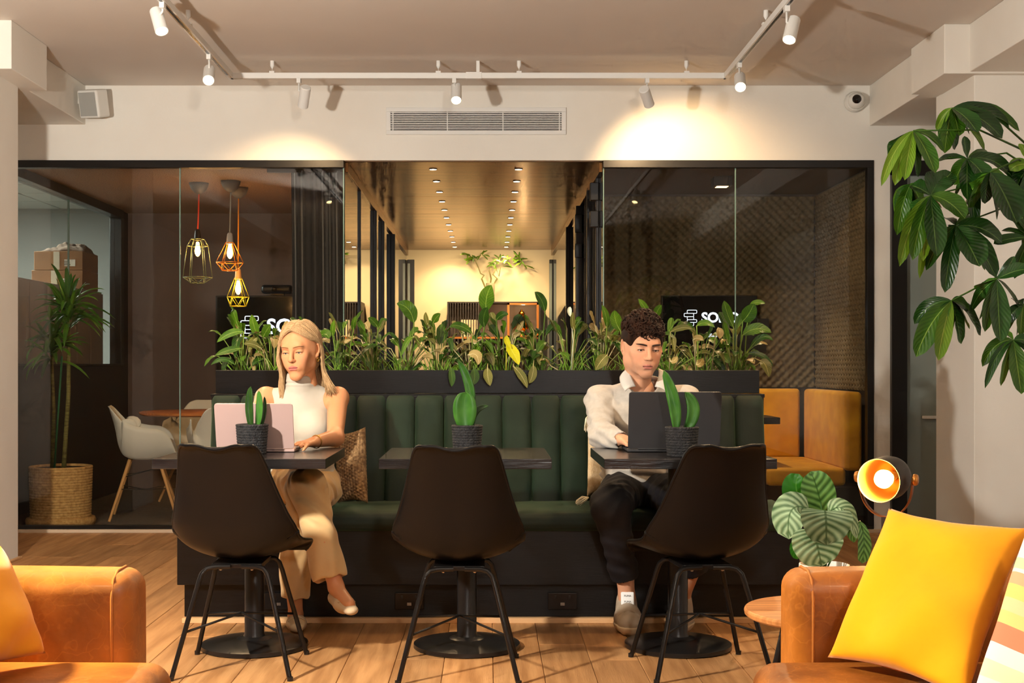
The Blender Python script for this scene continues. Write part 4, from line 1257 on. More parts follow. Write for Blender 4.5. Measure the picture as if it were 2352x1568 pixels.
dn = Vector((0, 0, -1))
for s_ in (1, -1):
    MB().lathe([(0, 0), (0.016, 0), (0.018, 0.004), (0.016, 0.012), (0, 0.014)], C + sd * s_ * 0.084, sd * s_, n=20).build('knob', COPPER, lamp, smooth=True)
pts = []
for k in range(25):
    a_ = PI * k / 24
    pts.append(C + sd * math.cos(a_) * 0.082 + dn * (math.sin(a_) ** 0.8) * 0.118)
mb = MB()
for k in range(24):
    pass
mb.grid(lambda u, v: (lambda i, f: (pts[i] * (1 - f) + pts[i + 1] * f) + fr * (u - 0.5) * 0.02)(min(int(v * 24), 23), v * 24 - min(int(v * 24), 23)), 2, 48)
mb.build('bracket', mat('copper_strap', (150, 84, 40), 0.4, metal=0.5), lamp, smooth=True, solid=0.003)
hub = C + dn * 0.118
MB().cyl(hub, hub + dn * 0.06, 0.014, n=16).build('hub', LBLK, lamp, smooth=True, auto=40)
for k in range(3):
    a_ = 2.6 + k * 2 * PI / 3
    q = hub + dn * 0.045
    MB().tube([q, (q.x + 0.24 * math.cos(a_), q.y + 0.24 * math.sin(a_), 0.004)], 0.009, n=10).build('leg', LBLK, lamp, smooth=True)
light('lamp_glow', 'POINT', C + fr * 0.055, 4.5, (1.0, 0.6, 0.24), size=0.02, parent=lamp)

# ------------------------------------------------------------------ money tree at the picture edge
PACH = [leafmat('pachira_green', (40, 82, 16), (90, 128, 32), (144, 176, 80), 11, rough=0.28, stripe=0.22, trans=0.3), leafmat('pachira_dark', (22, 54, 15), (50, 90, 32), (100, 136, 64), 11, rough=0.25, stripe=0.2, trans=0.18),
        leafmat('pachira_light', (88, 128, 24), (134, 160, 48), (184, 200, 96), 11, rough=0.35, stripe=0.2, trans=0.35)]
pt = thing('money_tree', (1.95, 4.4, 0), 'tall money tree with drooping fingered leaves beside the wall column', 'plant')
BARK = mat('bark', (96, 80, 58), 0.8, col2=(70, 56, 40), nscale=30, bump=0.5, bscale=60)
MB().lathe(coil_profile(0.15, 0.19, 0.34, 14, 0.004), (1.95, 4.4, 0.0), n=40).build('pot', mat('seagrass', (176, 136, 84), 0.85, bump=0.6, bscale=90), pt, smooth=True)
MB().lathe([(0, 0.325), (0.175, 0.325), (0, 0.335)], (1.95, 4.4, 0.0), n=24).build('soil', SOIL, pt, smooth=True)
MB().tube([(1.95, 4.4, 0.3), (1.93, 4.4, 0.7), (1.97, 4.38, 1.05), (1.94, 4.36, 1.35), (1.9, 4.34, 1.6), (1.86, 4.32, 1.78)], [0.035, 0.032, 0.028, 0.022, 0.017, 0.012], n=12).build('trunk', BARK, pt, smooth=True)
CL = [  # hub px, depth, branch root (xyz), leaflets: tip px, half width px, material, depth offset, sag px
    ((2187, 248), 4.25, (1.86, 4.32, 1.78), [((2151, 300), 9, 2, 0.02, -14), ((2204, 312), 16, 0, -0.04, -8), ((2245, 304), 20, 1, -0.08, -14), ((2302, 318), 21, 1, -0.03, -26), ((2318, 292), 17, 1, 0.03, -36), ((2342, 302), 16, 0, 0.06, -44), ((2170, 352), 17, 0, 0.05, -6), ((2262, 346), 12, 2, 0.08, -12), ((2226, 308), 15, 0, 0.1, -6)]),
    ((2098, 300), 4.15, (1.86, 4.32, 1.78), [((2024, 428), 10, 2, -0.02, -34), ((2055, 426), 15, 2, 0.02, -22), ((2078, 414), 13, 2, -0.05, -6), ((2148, 398), 17, 0, -0.08, -14), ((2068, 408), 13, 2, 0.08, -12), ((2168, 348), 11, 0, 0.04, -22), ((2125, 330), 8, 0, 0.1, -6)]),
    ((2222, 364), 4.2, (1.87, 4.33, 1.72), [((2222, 460), 18, 1, -0.08, -4), ((2274, 430), 20, 1, -0.05, -16), ((2192, 425), 17, 0, 0.0, -10), ((2215, 312), 11, 1, -0.02, 0), ((2335, 420), 18, 1, 0.05, -44), ((2150, 372), 11, 1, 0.06, -14), ((2266, 345), 8, 0, 0.1, -6), ((2240, 520), 15, 1, -0.02, -4)]),
    ((2275, 395), 4.05, (1.87, 4.33, 1.72), [((2335, 512), 34, 1, -0.04, -16), ((2262, 468), 17, 1, 0.04, -8), ((2312, 408), 12, 0, 0.1, -8), ((2290, 505), 14, 1, 0.12, -4)]),
    ((2138, 448), 4.1, (1.88, 4.33, 1.65), [((2066, 612), 16, 2, 0.04, -40), ((2096, 598), 17, 0, -0.02, -20), ((2120, 600), 15, 2, 0.03, -16), ((2152, 588), 22, 1, -0.08, -4), ((2216, 502), 23, 0, -0.05, -22), ((2092, 425), 22, 1, 0.02, -12), ((2162, 400), 26, 1, 0.06, -8), ((2112, 640), 12, 2, 0.14, -6), ((2186, 395), 20, 1, 0.08, -8)]),
    ((2092, 422), 4.22, (1.88, 4.33, 1.65), [((2060, 540), 15, 0, 0.0, -22), ((2076, 560), 16, 1, 0.04, -8), ((2118, 470), 18, 0, 0.05, -8)]),
    ((2196, 518), 4.12, (1.9, 4.34, 1.58), [((2170, 672), 17, 1, -0.02, -4), ((2250, 612), 30, 1, -0.06, -10), ((2288, 638), 22, 1, -0.02, -30), ((2164, 550), 9, 1, 0.06, -12), ((2302, 558), 22, 1, 0.05, -30), ((2240, 505), 12, 0, 0.1, -14), ((2165, 500), 14, 1, 0.1, -14)]),
    ((2290, 640), 4.1, (1.94, 4.36, 1.4), [((2362, 618), 16, 1, -0.04, -14), ((2330, 588), 9, 1, 0.0, 4), ((2298, 785), 21, 1, -0.08, -4), ((2262, 762), 14, 0, 0.02, -14), ((2238, 664), 8, 0, 0.08, -8)]),
    ((2186, 690), 4.12, (1.94, 4.36, 1.4), [((2100, 744), 15, 1, 0.02, -30), ((2104, 820), 22, 0, -0.04, -24), ((2155, 828), 16, 2, -0.08, -8), ((2162, 790), 14, 1, 0.04, -8), ((2182, 768), 14, 1, 0.08, -4), ((2226, 712), 14, 0, 0.05, -12), ((2208, 790), 18, 1, 0.1, -20)]),
    ((2328, 781), 4.1, (1.97, 4.38, 1.1), [((2256, 842), 13, 0, 0.0, -36), ((2262, 892), 9, 1, -0.03, -40), ((2346, 905), 21, 0, -0.06, -4), ((2300, 762), 9, 0, 0.05, -14), ((2375, 800), 14, 1, 0, -20), ((2400, 850), 16, 1, 0, -20)]),
    ((2368, 545), 4.2, (1.9, 4.34, 1.6), [((2282, 560), 11, 1, 0.0, -10), ((2300, 530), 8, 1, 0.04, -14), ((2330, 640), 14, 1, 0.06, -10), ((2352, 460), 22, 1, 0.1, 8), ((2335, 500), 18, 1, 0.06, -2)]),
    ((2370, 380), 4.2, (1.88, 4.33, 1.68), [((2320, 392), 14, 2, 0.0, -18), ((2345, 330), 13, 2, 0.04, -10), ((2332, 440), 20, 1, 0.05, -14), ((2352, 490), 18, 1, 0.02, -8)]),
    ((2350, 700), 4.2, (1.95, 4.37, 1.3), [((2310, 745), 12, 1, 0.0, -12), ((2330, 690), 13, 1, 0.03, -10), ((2345, 770), 14, 0, 0.03, -6)])]
fr_ = random.Random(17)
CL2 = []
for hub, D, root, lv in CL:
    ex = []
    for k in range(4):
        tx_, ty_ = hub[0] + fr_.uniform(-70, 75), hub[1] + fr_.uniform(40, 110)
        ex.append(((tx_, ty_), fr_.uniform(11, 19), fr_.choice((0, 1, 1)), fr_.uniform(0.08, 0.2), fr_.uniform(-28, -6)))
    CL2.append((hub, D, root, lv + ex))
CL = CL2
for hub, D, root, lv in CL:
    h = P(hub[0], hub[1], D); root = Vector(root)
    br = MB().tube([root, root * 0.5 + h * 0.5 + Vector((0, 0, 0.05)), h], [0.004, 0.0032, 0.0025], n=6).build('branch', LILY[0], pt, smooth=True)
    for (tp_, w_, mi, dd, sag) in lv:
        tip = P(tp_[0], tp_[1], D + dd)
        c = P((hub[0] + tp_[0]) / 2 + (tp_[0] - hub[0]) * 0.12, (hub[1] + tp_[1]) / 2 + sag, D + dd * 0.5 - 0.01)
        dd_ = (tip - h).normalized()
        blade(MB(), h, c, tip, 1.22 * w_ * D / F, up=(0.15 - dd_.x * 0.2, -0.8, 0.55), fold=0.3, nl=12, shape=(0.85, 0.62), wavy=0.05).build('leaf', PACH[mi], br, smooth=True)
# ------------------------------------------------------------------ meeting room contents
def signage(parent, c, k, glow, second=None):
    """the S-shaped line emblem and lettering on a screen; c = emblem centre on the screen face, k = metres per emblem unit"""
    rects = [(400, 548, 418, 468), (353, 500, 468, 520), (400, 500, 520, 566), (400, 548, 566, 608), (353, 500, 608, 660)]
    mb = MB()
    for x0, x1, y0, y1 in rects:
        pts_ = []
        for (cx_, cy_, a0) in ((x1 - 12, y0 + 12, -90), (x1 - 12, y1 - 12, 0), (x0 + 12, y1 - 12, 90), (x0 + 12, y0 + 12, 180)):
            for s_ in range(4):
                a_ = math.radians(a0 + s_ * 30)
                pts_.append(Vector((c.x + (cx_ + 12 * math.cos(a_) - 450) * k, c.y, c.z - (cy_ + 12 * math.sin(a_) - 540) * k)))
        pts_.append(pts_[0]); pts_.append(pts_[1])
        mb.tube(pts_, 4.6 * k, n=6)
    mb.build('emblem', glow, parent)


TVB = mat('tv_screen', (9, 9, 10), 0.12, spec=0.5)
GLOW = emit('sign_glow', (225, 240, 255), 1.7)
tv = thing('wall_television', (-1.76, 11.38, 1.0), 'large wall television with a white glowing emblem behind the cage lamps', 'television')
MB().box(-2.39, -1.13, 11.33, 11.40, 1.0, 1.70).build('frame', BLACK, tv, bevel=0.004)
MB().box(-2.375, -1.145, 11.326, 11.33, 1.015, 1.685).build('screen', TVB, tv)
c = P(573, 751, 11.32)
signage(tv, Vector((c.x, 11.322, c.z)), 0.000786, GLOW)
tx = text('lettering', 'SOHO', 0.185, GLOW, tv, P(612, 751, 11.32), (PI / 2, 0, 0), 0.001, 'LEFT', bold=0.004, space=0.95)
bar = thing('video_bar', (-1.85, 11.3, 1.70), 'black video conference camera bar on top of the large television', 'camera')
b0, b1 = P(600, 664, 11.3), P(672, 664, 11.3)
MB().rbox(b0.x, b1.x, 11.27, 11.36, b0.z - 0.038, b0.z + 0.038, 0.03, 6).build('housing', BLACK, bar, smooth=True, merge=True)
MB().lathe([(0, 0.0), (0.022, 0), (0.022, 0.012), (0.015, 0.016), (0, 0.016)], ((b0.x + b1.x) / 2 - 0.02, 11.27, b0.z), (0, -1, 0), n=20).build('lens', SOCK, bar, smooth=True, auto=40)
MB().box((b0.x + b1.x) / 2 - 0.06, (b0.x + b1.x) / 2 + 0.06, 11.3, 11.36, 1.70, b0.z - 0.03).build('stand', BLACK, bar)
# curtain
CURT = mat('dark_curtain', (34, 34, 36), 0.85, col2=(24, 24, 26), nscale=30, stretch=(4, 4, 0.3), sheen=0.3)
cu = MB().grid(lambda u, v: Vector((-1.34 + 0.37 * u + 0.01 * math.sin(v * 3), 8.78 + 0.022 * math.sin(u * 40 + 1.5 * math.sin(u * 9)) + 0.014 * math.sin(u * 17 + v), 0.02 + 2.39 * v)), 110, 12).build('curtain', CURT, None, smooth=True, solid=0.003)
tag(cu, 'dark pleated curtain hanging behind the glass beside the corridor', 'curtain')
MB().box(-1.5, -0.96, 8.765, 8.795, 2.40, 2.429).build('curtain_rail', BLACK, cu)
# pendant lamps
FILA = emit('filament', (255, 176, 72), 36)
CANO = mat('canopy_grey', (88, 84, 80), 0.5)


def wire(mb, a, b, r=0.0026):
    mb.tube([a, b], r, n=5)


def pendant(px, D, cano_px, rings, cord_col, cage_col, sock_col, bulb_py, label, cagemetal=0.2):
    """rings = [(y px, radius px)], cage through six-sided rings"""
    k = D / F
    x = (px - VX) * k
    t = thing('cage_pendant_lamp', (x, D, P(px, rings[-1][0], D).z), label, 'pendant lamp', 'cage pendant lamps')
    cx_ = (cano_px - VX) * k
    MB().lathe([(0.0, 0), (0.072, 0), (0.068, -0.02), (0.055, -0.05), (0.03, -0.072), (0.008, -0.082), (0, -0.083)], (cx_, D, 2.43), n=28).build('canopy', CANO, t, smooth=True)
    zt = P(px, rings[0][0], D).z
    MB().tube([(cx_, D, 2.355), ((cx_ + x) / 2, D, (2.35 + zt) / 2), (x, D, zt + 0.06)], 0.0055, n=8).build('cord', mat('cord_' + label[:6].strip(), cord_col, 0.7), t, smooth=True)
    MB().lathe([(0, 0.075), (0.012, 0.072), (0.02, 0.06), (0.024, 0.02), (0.026, -0.01), (0, -0.012)], (x, D, zt), n=20).build('lamp_holder', mat('holder_' + label[:6].strip(), sock_col, 0.5), t, smooth=True, auto=50)
    mb = MB()
    R_ = []
    for i, (py, rp) in enumerate(rings):
        z = P(px, py, D).z
        ph = 0.3 + (PI / 6 if (i == len(rings) - 1) else 0)
        R_.append([Vector((x + rp * k * math.cos(ph + j * PI / 3), D + rp * k * math.sin(ph + j * PI / 3), z)) for j in range(6)])
    for ring in R_:
        for j in range(6): wire(mb, ring[j], ring[(j + 1) % 6])
    for i in range(len(R_) - 1):
        for j in range(6):
            wire(mb, R_[i][j], R_[i + 1][j])
            if i == len(R_) - 2: wire(mb, R_[i][(j + 1) % 6], R_[i + 1][j])
    mb.build('cage', mat('cage_' + label[:6].strip(), cage_col, 0.4, metal=cagemetal), t, smooth=True)
    zb = P(px, bulb_py, D).z
    MB().lathe([(0, 0.055), (0.01, 0.052), (0.016, 0.02), (0.022, -0.01), (0.02, -0.032), (0.01, -0.05), (0, -0.055)], (x, D, zb), n=18).build('bulb', FILA, t, smooth=True)
    light('pendant_glow', 'POINT', (x, D, zb), 9, (1.0, 0.55, 0.2), size=0.03, parent=t)


pendant(454, 9.5, 457, [(549, 15), (565, 24), (637, 33), (650, 17)], (230, 70, 40), (120, 130, 90), (30, 24, 20), 572, 'green wire cage pendant lamp on a red cord')
pendant(528, 9.4, 530, [(557, 9), (603, 31), (621, 19)], (150, 140, 124), (232, 140, 30), (190, 176, 160), 577, 'orange wire cage pendant lamp on a grey cord')
pendant(547, 9.75, 548, [(638, 8), (682, 25), (703, 20)], (236, 150, 20), (214, 200, 30), (230, 170, 110), 660, 'yellow wire cage pendant lamp, lowest of the three')

# table and moulded armchairs
WTOP = mat('meeting_table_wood', (196, 118, 56), 0.4, col2=(160, 86, 36), nscale=6, stretch=(1, 10, 1))
mt = thing('meeting_table', (-2.12, 9.75, 0), 'round wooden meeting table below the cage lamps', 'table')
MB().lathe([(0, 0.715), (0.48, 0.715), (0.5, 0.725), (0.5, 0.738), (0.49, 0.742), (0, 0.742)], (-2.12, 9.75, 0), n=56).build('table_top', WTOP, mt, smooth=True, auto=30)
MB().lathe([(0.0, 0.715), (0.04, 0.715), (0.04, 0.05), (0.2, 0.03), (0.26, 0.02), (0.26, 0.0), (0, 0)], (-2.12, 9.75, 0), n=32).build('pedestal', BLACK, mt, smooth=True, auto=40)
CHW = mat('white_shell', (214, 206, 188), 0.42)
BEECH = mat('beech_leg', (206, 150, 90), 0.5)
DK = [  # arm chair shell: y, z, half width, wrap, edge lift
    (-0.245, 0.80, 0.13, 0.0), (-0.235, 0.775, 0.19, 0.02), (-0.21, 0.70, 0.235, 0.06), (-0.19, 0.62, 0.27, 0.12), (-0.175, 0.54, 0.29, 0.2), (-0.14, 0.46, 0.30, 0.245),
    (-0.07, 0.43, 0.305, 0.24), (0.02, 0.425, 0.305, 0.225), (0.10, 0.43, 0.30, 0.21), (0.17, 0.435, 0.28, 0.16), (0.215, 0.43, 0.25, 0.06), (0.235, 0.42, 0.22, 0.0)]


def dawfn(u, v):
    k = v * (len(DK) - 1); i = min(int(k), len(DK) - 2); f = k - i
    g = lambda j: DK[max(0, min(len(DK) - 1, j))]
    y, z, w, wr = [cr(g(i - 1)[q], g(i)[q], g(i + 1)[q], g(i + 2)[q], f) for q in range(4)]
    x = (u - 0.5) * 2; e = abs(x)
    seat = min(1.0, max(0.0, (v - 0.25) / 0.2))
    n = Vector((0, 1 - seat, seat)); n.normalize()
    side = math.copysign(1 - (1 - min(e * 1.25, 1.0)) ** 1.6 if e < 1 else 1, x) if e > 0 else 0
    lift = max(0.0, (e - 0.45) / 0.55) ** 1.4
    return Vector((x * w if e < 0.6 else math.copysign(w * (0.6 + 0.4 * (1 - (1 - (e - 0.6) / 0.4) ** 2) * 0.55), x), y, z)) + n * (wr * lift)


def moulded_chair(label, loc, rot):
    t = thing('moulded_armchair', (0, 0, 0), label, 'chair', 'white moulded armchairs')
    MB().grid(dawfn, 30, 40).build('shell', CHW, t, local=True, smooth=True, solid=0.008)
    for sx in (-1, 1):
        for sy in (-1, 1):
            MB().tube([(0.09 * sx, 0.1 * sy, 0.42), (0.235 * sx, 0.23 * sy, 0.003)], [0.013, 0.009], n=12).build('leg', BEECH, t, local=True, smooth=True, auto=60)
    for sx in (-1, 1):
        MB().tube([(-0.13 * sx, -0.14, 0.3), (0.13 * sx, 0.14, 0.36)], 0.004, n=6).build('brace', BLACK, t, local=True, smooth=True)
        MB().tube([(-0.16 * sx, -0.165, 0.22), (0.0, 0, 0.2), (0.16 * sx, 0.165, 0.22)], 0.004, n=6).build('brace', BLACK, t, local=True, smooth=True)
    t.location = loc; t.rotation_euler = (0, 0, rot); WO[t.name] = Vector(loc)


moulded_chair('white moulded armchair with beech legs standing beside the basket plant', (-2.45, 9.22, 0), math.radians(-78))
moulded_chair('white moulded armchair on the far side of the round meeting table', (-2.35, 10.45, 0), math.radians(172))
moulded_chair('white moulded armchair half hidden by the end of the green banquette', (-1.85, 9.05, 0), math.radians(20))

# dracaena in a basket
dr_ = thing('potted_dracaena', (-2.93, 8.83, 0), 'dracaena with two bare canes in a woven basket behind the glass', 'plant')
BASK = mat('woven_basket', (206, 162, 100), 0.85, col2=(170, 124, 68), nscale=50, bump=0.5, bscale=120, bstretch=(1, 1, 2.4))
bc = (-2.92, 8.82, 0.0)
MB().lathe(coil_profile(0.195, 0.207, 0.40, 22, 0.005), (bc[0], bc[1], 0.001), n=48).build('basket', BASK, dr_, smooth=True)
MB().lathe([(0, 0.001), (0.225, 0.001), (0.232, 0.03), (0.225, 0.05), (0.2, 0.05)], bc, n=40).build('saucer', BASK, dr_, smooth=True)
MB().lathe([(0, 0.385), (0.195, 0.385), (0, 0.39)], bc, n=24).build('soil', SOIL, dr_, smooth=True)
DRAC = [leafmat('dracaena_green', (60, 106, 26), (128, 160, 52), (110, 140, 60), 1, stripe=0.1, trans=0.2), leafmat('dracaena_dark', (40, 80, 20), (90, 128, 42), (80, 110, 40), 1, stripe=0.1, trans=0.2)]
CANE = mat('dracaena_cane', (128, 118, 62), 0.7, col2=(80, 70, 36), nscale=40, stretch=(0.4, 0.4, 3), bump=0.4, bscale=40)
dr2 = random.Random(3)
for top, bot, rr, n, s_ in ((P(158, 735, 8.85), Vector((-2.90, 8.82, 0.385)), 0.016, 66, 1.15), (P(118, 810, 8.8), Vector((-2.98, 8.82, 0.385)), 0.014, 46, 1.05)):
    MB().tube([bot, (bot + top) / 2 + Vector((0.015, 0, 0)), top], [rr, rr * 0.9, rr * 0.7], n=12).build('cane', CANE, dr_, smooth=True)
    for k in range(n):
        az = k * 2.4; el = dr2.uniform(-0.35, 1.3); ln = dr2.uniform(0.2, 0.3) * s_
        o_ = Vector((math.cos(az) * math.cos(el), 0.6 * math.sin(az) * math.cos(el), math.sin(el)))
        p0 = top + Vector((0, 0, dr2.uniform(-0.06, 0.1) * s_))
        tip = p0 + o_ * ln + Vector((0, 0, -0.07 * math.cos(el)))
        if tip.x < -3.14: tip.x = -3.14
        if tip.y < 8.5: tip.y = 8.5
        blade(MB(), p0, p0 + o_ * ln * 0.55 + Vector((0, 0, 0.05)), tip, 0.019, up=(0, -0.3, 1), fold=0.4, nl=7, shape=(0.4, 0.7)).build('leaf', DRAC[k % 2], dr_, smooth=True)
MB().cyl((-2.95, 8.78, 0.385), (-2.905, 8.8, 1.15), 0.007, n=8).build('support_stake', mat('green_stake', (30, 84, 50), 0.5), dr_, smooth=True)

# office beyond: cabinets, boxes, folded throw
CABF = mat('office_cabinet', (158, 142, 130), 0.6)
for i in range(3):
    y0 = 9.0 + i * 0.72
    cb = thing('office_cabinet', (-3.55, y0 + 0.35, 0), 'beige office cabinet in the room beyond, %s from the front glass' % ORD[i], 'cabinet', 'beige office cabinets')
    MB().box(-3.78, -3.335, y0, y0 + 0.695, 0, 1.715).build('body', CABF, cb, bevel=0.003)
    for k in range(2):
        dd = MB().box(-3.334, -3.32, y0 + 0.004 + k * 0.346, y0 + 0.342 + k * 0.346, 0.05, 1.70).build('door', CABF, cb, bevel=0.002)
        MB().box(-3.32, -3.305, y0 + 0.30 + k * 0.09, y0 + 0.312 + k * 0.09, 0.9, 1.02).build('handle', BLACK, dd)
CARD = mat('cardboard', (150, 108, 70), 0.8, col2=(138, 96, 60), nscale=6)
PAPER = mat('paper_label', (214, 210, 200), 0.7)
TAPE = mat('packing_tape', (200, 190, 170), 0.4)
INK = mat('print_ink', (40, 34, 30), 0.7)
for z0, dx, lab in ((1.716, 0.0, 'lower cardboard box on the beige cabinets'), (1.872, 0.02, 'upper cardboard box on the beige cabinets')):
    bxo = thing('cardboard_box', (-3.54, 10.8, z0), lab, 'box', 'cardboard boxes on the cabinets')
    MB().box(-3.75 + dx, -3.33, 10.6, 11.02, z0, z0 + 0.153).build('carton', CARD, bxo, bevel=0.003)
    MB().box(-3.59 + dx, -3.54 + dx, 10.5985, 10.6, z0 + 0.002, z0 + 0.15).build('tape', TAPE, bxo)
    lb = MB().box(-3.50 + dx, -3.41 + dx, 10.598, 10.6, z0 + 0.03, z0 + 0.085).build('label', PAPER, bxo)
    for r_ in range(3):
        MB().box(-3.50 + dx, -3.45 + dx - r_ * 0.006, 10.5972, 10.598, z0 + 0.04 + r_ * 0.014, z0 + 0.046 + r_ * 0.014).build('print_line', INK, lb)
def _throw(u, v):
    x = -3.70 + 0.36 * u; y = 10.66 + 0.30 * v
    e = max(0.0, math.sin(PI * u)) ** 0.5 * max(0.0, math.sin(PI * v)) ** 0.5
    z = 2.027 + e * (0.045 + 0.05 * u + 0.012 * math.sin(13 * u + 5 * v) + 0.010 * math.sin(23 * v - 9 * u) + 0.006 * math.sin(41 * u + 17 * v))
    return Vector((x + 0.01 * math.sin(19 * v), y, z))
tho = MB().grid(_throw, 40, 34).build('folded_throw', mat('brown_throw', (74, 58, 48), 0.95, col2=(120, 100, 84), nscale=60, stretch=(1, 7, 7), nmix=(0.45, 0.55)), None, smooth=True, solid=0.006)
tag(tho, 'crumpled brown striped throw on top of the cardboard boxes', 'throw')

# ------------------------------------------------------------------ booth contents
tv2 = thing('small_television', (1.63, 9.86, 1.0), 'small wall screen with a white emblem on the foam wall', 'television')
a_, b_ = P(1520, 678, 9.8), P(1740, 678, 9.8)
MB().box(a_.x, b_.x, 9.80, 9.862, a_.z - 0.44, a_.z).build('frame', BLACK, tv2, bevel=0.004)
MB().box(a_.x + 0.008, b_.x - 0.008, 9.796, 9.80, a_.z - 0.428, a_.z - 0.008).build('screen', TVB, tv2)
c = P(1586, 730, 9.79)
signage(tv2, Vector((c.x, 9.793, c.z)), 0.00049, GLOW)
text('lettering', 'SOHO', 0.105, GLOW, tv2, P(1611, 730, 9.793), (PI / 2, 0, 0), 0.001, 'LEFT', bold=0.003, space=0.95)
text('lettering', 'St. Julian', 0.042, GLOW, tv2, P(1604, 770, 9.793), (PI / 2, 0, 0), 0.001, 'LEFT', bold=0.0005)
for px, py, w_, h_, lab in ((1752, 748, 0.045, 0.055, 'small black wall box beside the booth screen'), (1744, 800, 0.05, 0.03, 'flat black wall box below the booth screen edge')):
    c = P(px, py, 9.82)
    wb = MB().box(c.x - w_, c.x + w_, 9.80, 9.862, c.z - h_, c.z + h_).build('wall_box', BLACK, None, bevel=0.006)
    tag(wb, lab, 'wall box')
bn = thing('corner_bench', (1.9, 9.3, 0), 'mustard yellow upholstered corner bench in the booth', 'bench')
MB().box(1.0, 2.38, 9.25, 9.80, 0.0, 0.28).box(2.0, 2.5, 8.55, 9.25, 0.0, 0.28).build('base', BLACKP, bn)
MB().rbox(1.0, 1.86, 9.20, 9.72, 0.28, 0.40, 0.03, 6, (0, 0, 0.006)).build('seat_cushion', MUSTARD, bn, smooth=True, merge=True)
MB().rbox(1.87, 2.40, 8.62, 9.72, 0.28, 0.40, 0.03, 6, (0, 0, 0.006)).build('seat_cushion', MUSTARD, bn, smooth=True, merge=True)
MB().rbox(1.0, 1.66, 9.72, 9.83, 0.385, 0.912, 0.03, 6, (0, 0.006, 0)).build('back_cushion', MUSTARD, bn, smooth=True, merge=True)
MB().rbox(1.665, 2.36, 9.72, 9.83, 0.385, 0.912, 0.03, 6, (0, 0.006, 0)).build('back_cushion', MUSTARD, bn, smooth=True, merge=True)
MB().rbox(2.375, 2.49, 8.56, 9.70, 0.385, 0.912, 0.03, 6, (0.006, 0, 0)).build('back_cushion', MUSTARD, bn, smooth=True, merge=True)
bt = thing('booth_table', (1.55, 8.95, 0), 'black table end showing past the green banquette in the booth', 'table')
c0 = P(1790, 958, 8.75)
MB().box(1.1, c0.x, 8.72, 9.16, 0.69, 0.735).build('table_top', STAIN, bt, bevel=0.003)
MB().cyl((1.55, 8.95, 0.02), (1.55, 8.95, 0.69), 0.035, n=20).build('column', TBLK, bt, smooth=True, auto=40)
MB().lathe([(0, 0.02), (0.2, 0.015), (0.2, 0), (0, 0)], (1.55, 8.95, 0), n=32).build('base_disc', TBLK, bt)
bl = thing('box_downlight', (1.65, 9.0, 2.33), 'black box-shaped ceiling downlight in the booth', 'downlight')
c = P(1658, 414, 9.0)
MB().box(c.x - 0.065, c.x + 0.065, 8.94, 9.07, c.z - 0.045, 2.40).build('housing', BLACK, bl, bevel=0.004)
MB().box(c.x - 0.04, c.x + 0.04, 8.965, 9.045, c.z - 0.047, c.z - 0.0445).build('lens', emit('booth_lens', (255, 206, 140), 4), bl)
light('booth_lamp', 'SPOT', (c.x, 9.0, c.z - 0.06), 60, (1, 0.78, 0.5), size=0.03, aim=(2.1, 9.4, 0.4), angle=70, blend=0.7, parent=bl)

# ------------------------------------------------------------------ display cabinet at the corridor end
CABW = mat('dark_cabinet', (52, 40, 32), 0.5, col2=(40, 30, 24), nscale=6)
CABO = mat('cabinet_edge', (190, 116, 40), 0.45)
GREYB = mat('cabinet_back', (128, 112, 100), 0.6)
cab = thing('display_cabinet', (0.07, 14.6, 0), 'dark slatted display cabinet against the cream end wall', 'cabinet')
x0, x1 = -0.453, 0.594
yf = 14.45
MB().box(x0, x1, yf, 14.88, 1.785, 1.80).build('top_board', CABW, cab)
MB().box(x0, x1, yf, 14.88, 1.385, 1.405).build('shelf', CABO, cab)
MB().box(x0, x0 + 0.018, yf, 14.88, 0, 1.785).build('side_board', CABW, cab)
MB().box(x1 - 0.018, x1, yf, 14.88, 0, 1.785).build('side_board', CABW, cab)
MB().box(x0, x1, 14.86, 14.88, 0, 1.80).build('rear_board', GREYB, cab)
MB().box(-0.11, -0.095, yf, 14.88, 1.405, 1.785).build('divider', CABW, cab)
MB().box(0.22, 0.245, yf - 0.01, yf + 0.03, 1.405, 1.785).box(0.55, 0.575, yf - 0.01, yf + 0.03, 1.405, 1.785).box(0.22, 0.575, yf - 0.01, yf + 0.03, 1.765, 1.785).box(0.22, 0.575, yf - 0.01, yf + 0.03, 1.405, 1.42).build('display_frame', CABO, cab)
for i in range(11):
    x = x0 + 0.03 + i * 0.029
    MB().box(x, x + 0.01, yf, yf + 0.02, 1.405, 1.785).build('slat', CABW, cab)
for i in range(24):
    x = x0 + 0.03 + i * 0.042
    MB().box(x, x + 0.018, yf, yf + 0.02, 0.05, 1.385).build('slat', CABW, cab)
pn = thing('onyx_lamp', (-0.2, 14.7, 1.405), 'glowing veined stone block lamp behind the cabinet slats', 'lamp')
ON = mat('onyx', (250, 226, 170), 0.4, col2=(226, 180, 110), nscale=7, emis=(255, 214, 140), estr=0.55)
MB().rbox(-0.31, -0.115, 14.52, 14.62, 1.405, 1.60, 0.01, 4).build('block', ON, pn, smooth=True, merge=True)
GOLD = mat('polished_gold', (230, 168, 52), 0.18, metal=1.0)
sv = thing('gold_samovar', (0.37, 14.6, 1.42), 'small polished gold urn in the lit cabinet niche', 'urn')
MB().lathe([(0, 0), (0.05, 0), (0.055, 0.01), (0.03, 0.03), (0.022, 0.05), (0.04, 0.07), (0.075, 0.10), (0.085, 0.14), (0.075, 0.18), (0.045, 0.205), (0.05, 0.215), (0.035, 0.225), (0.028, 0.25), (0.036, 0.26), (0.03, 0.285), (0.01, 0.295), (0.012, 0.31), (0, 0.315)], (0.385, 14.6, 1.406), n=32).build('body', GOLD, sv, smooth=True)
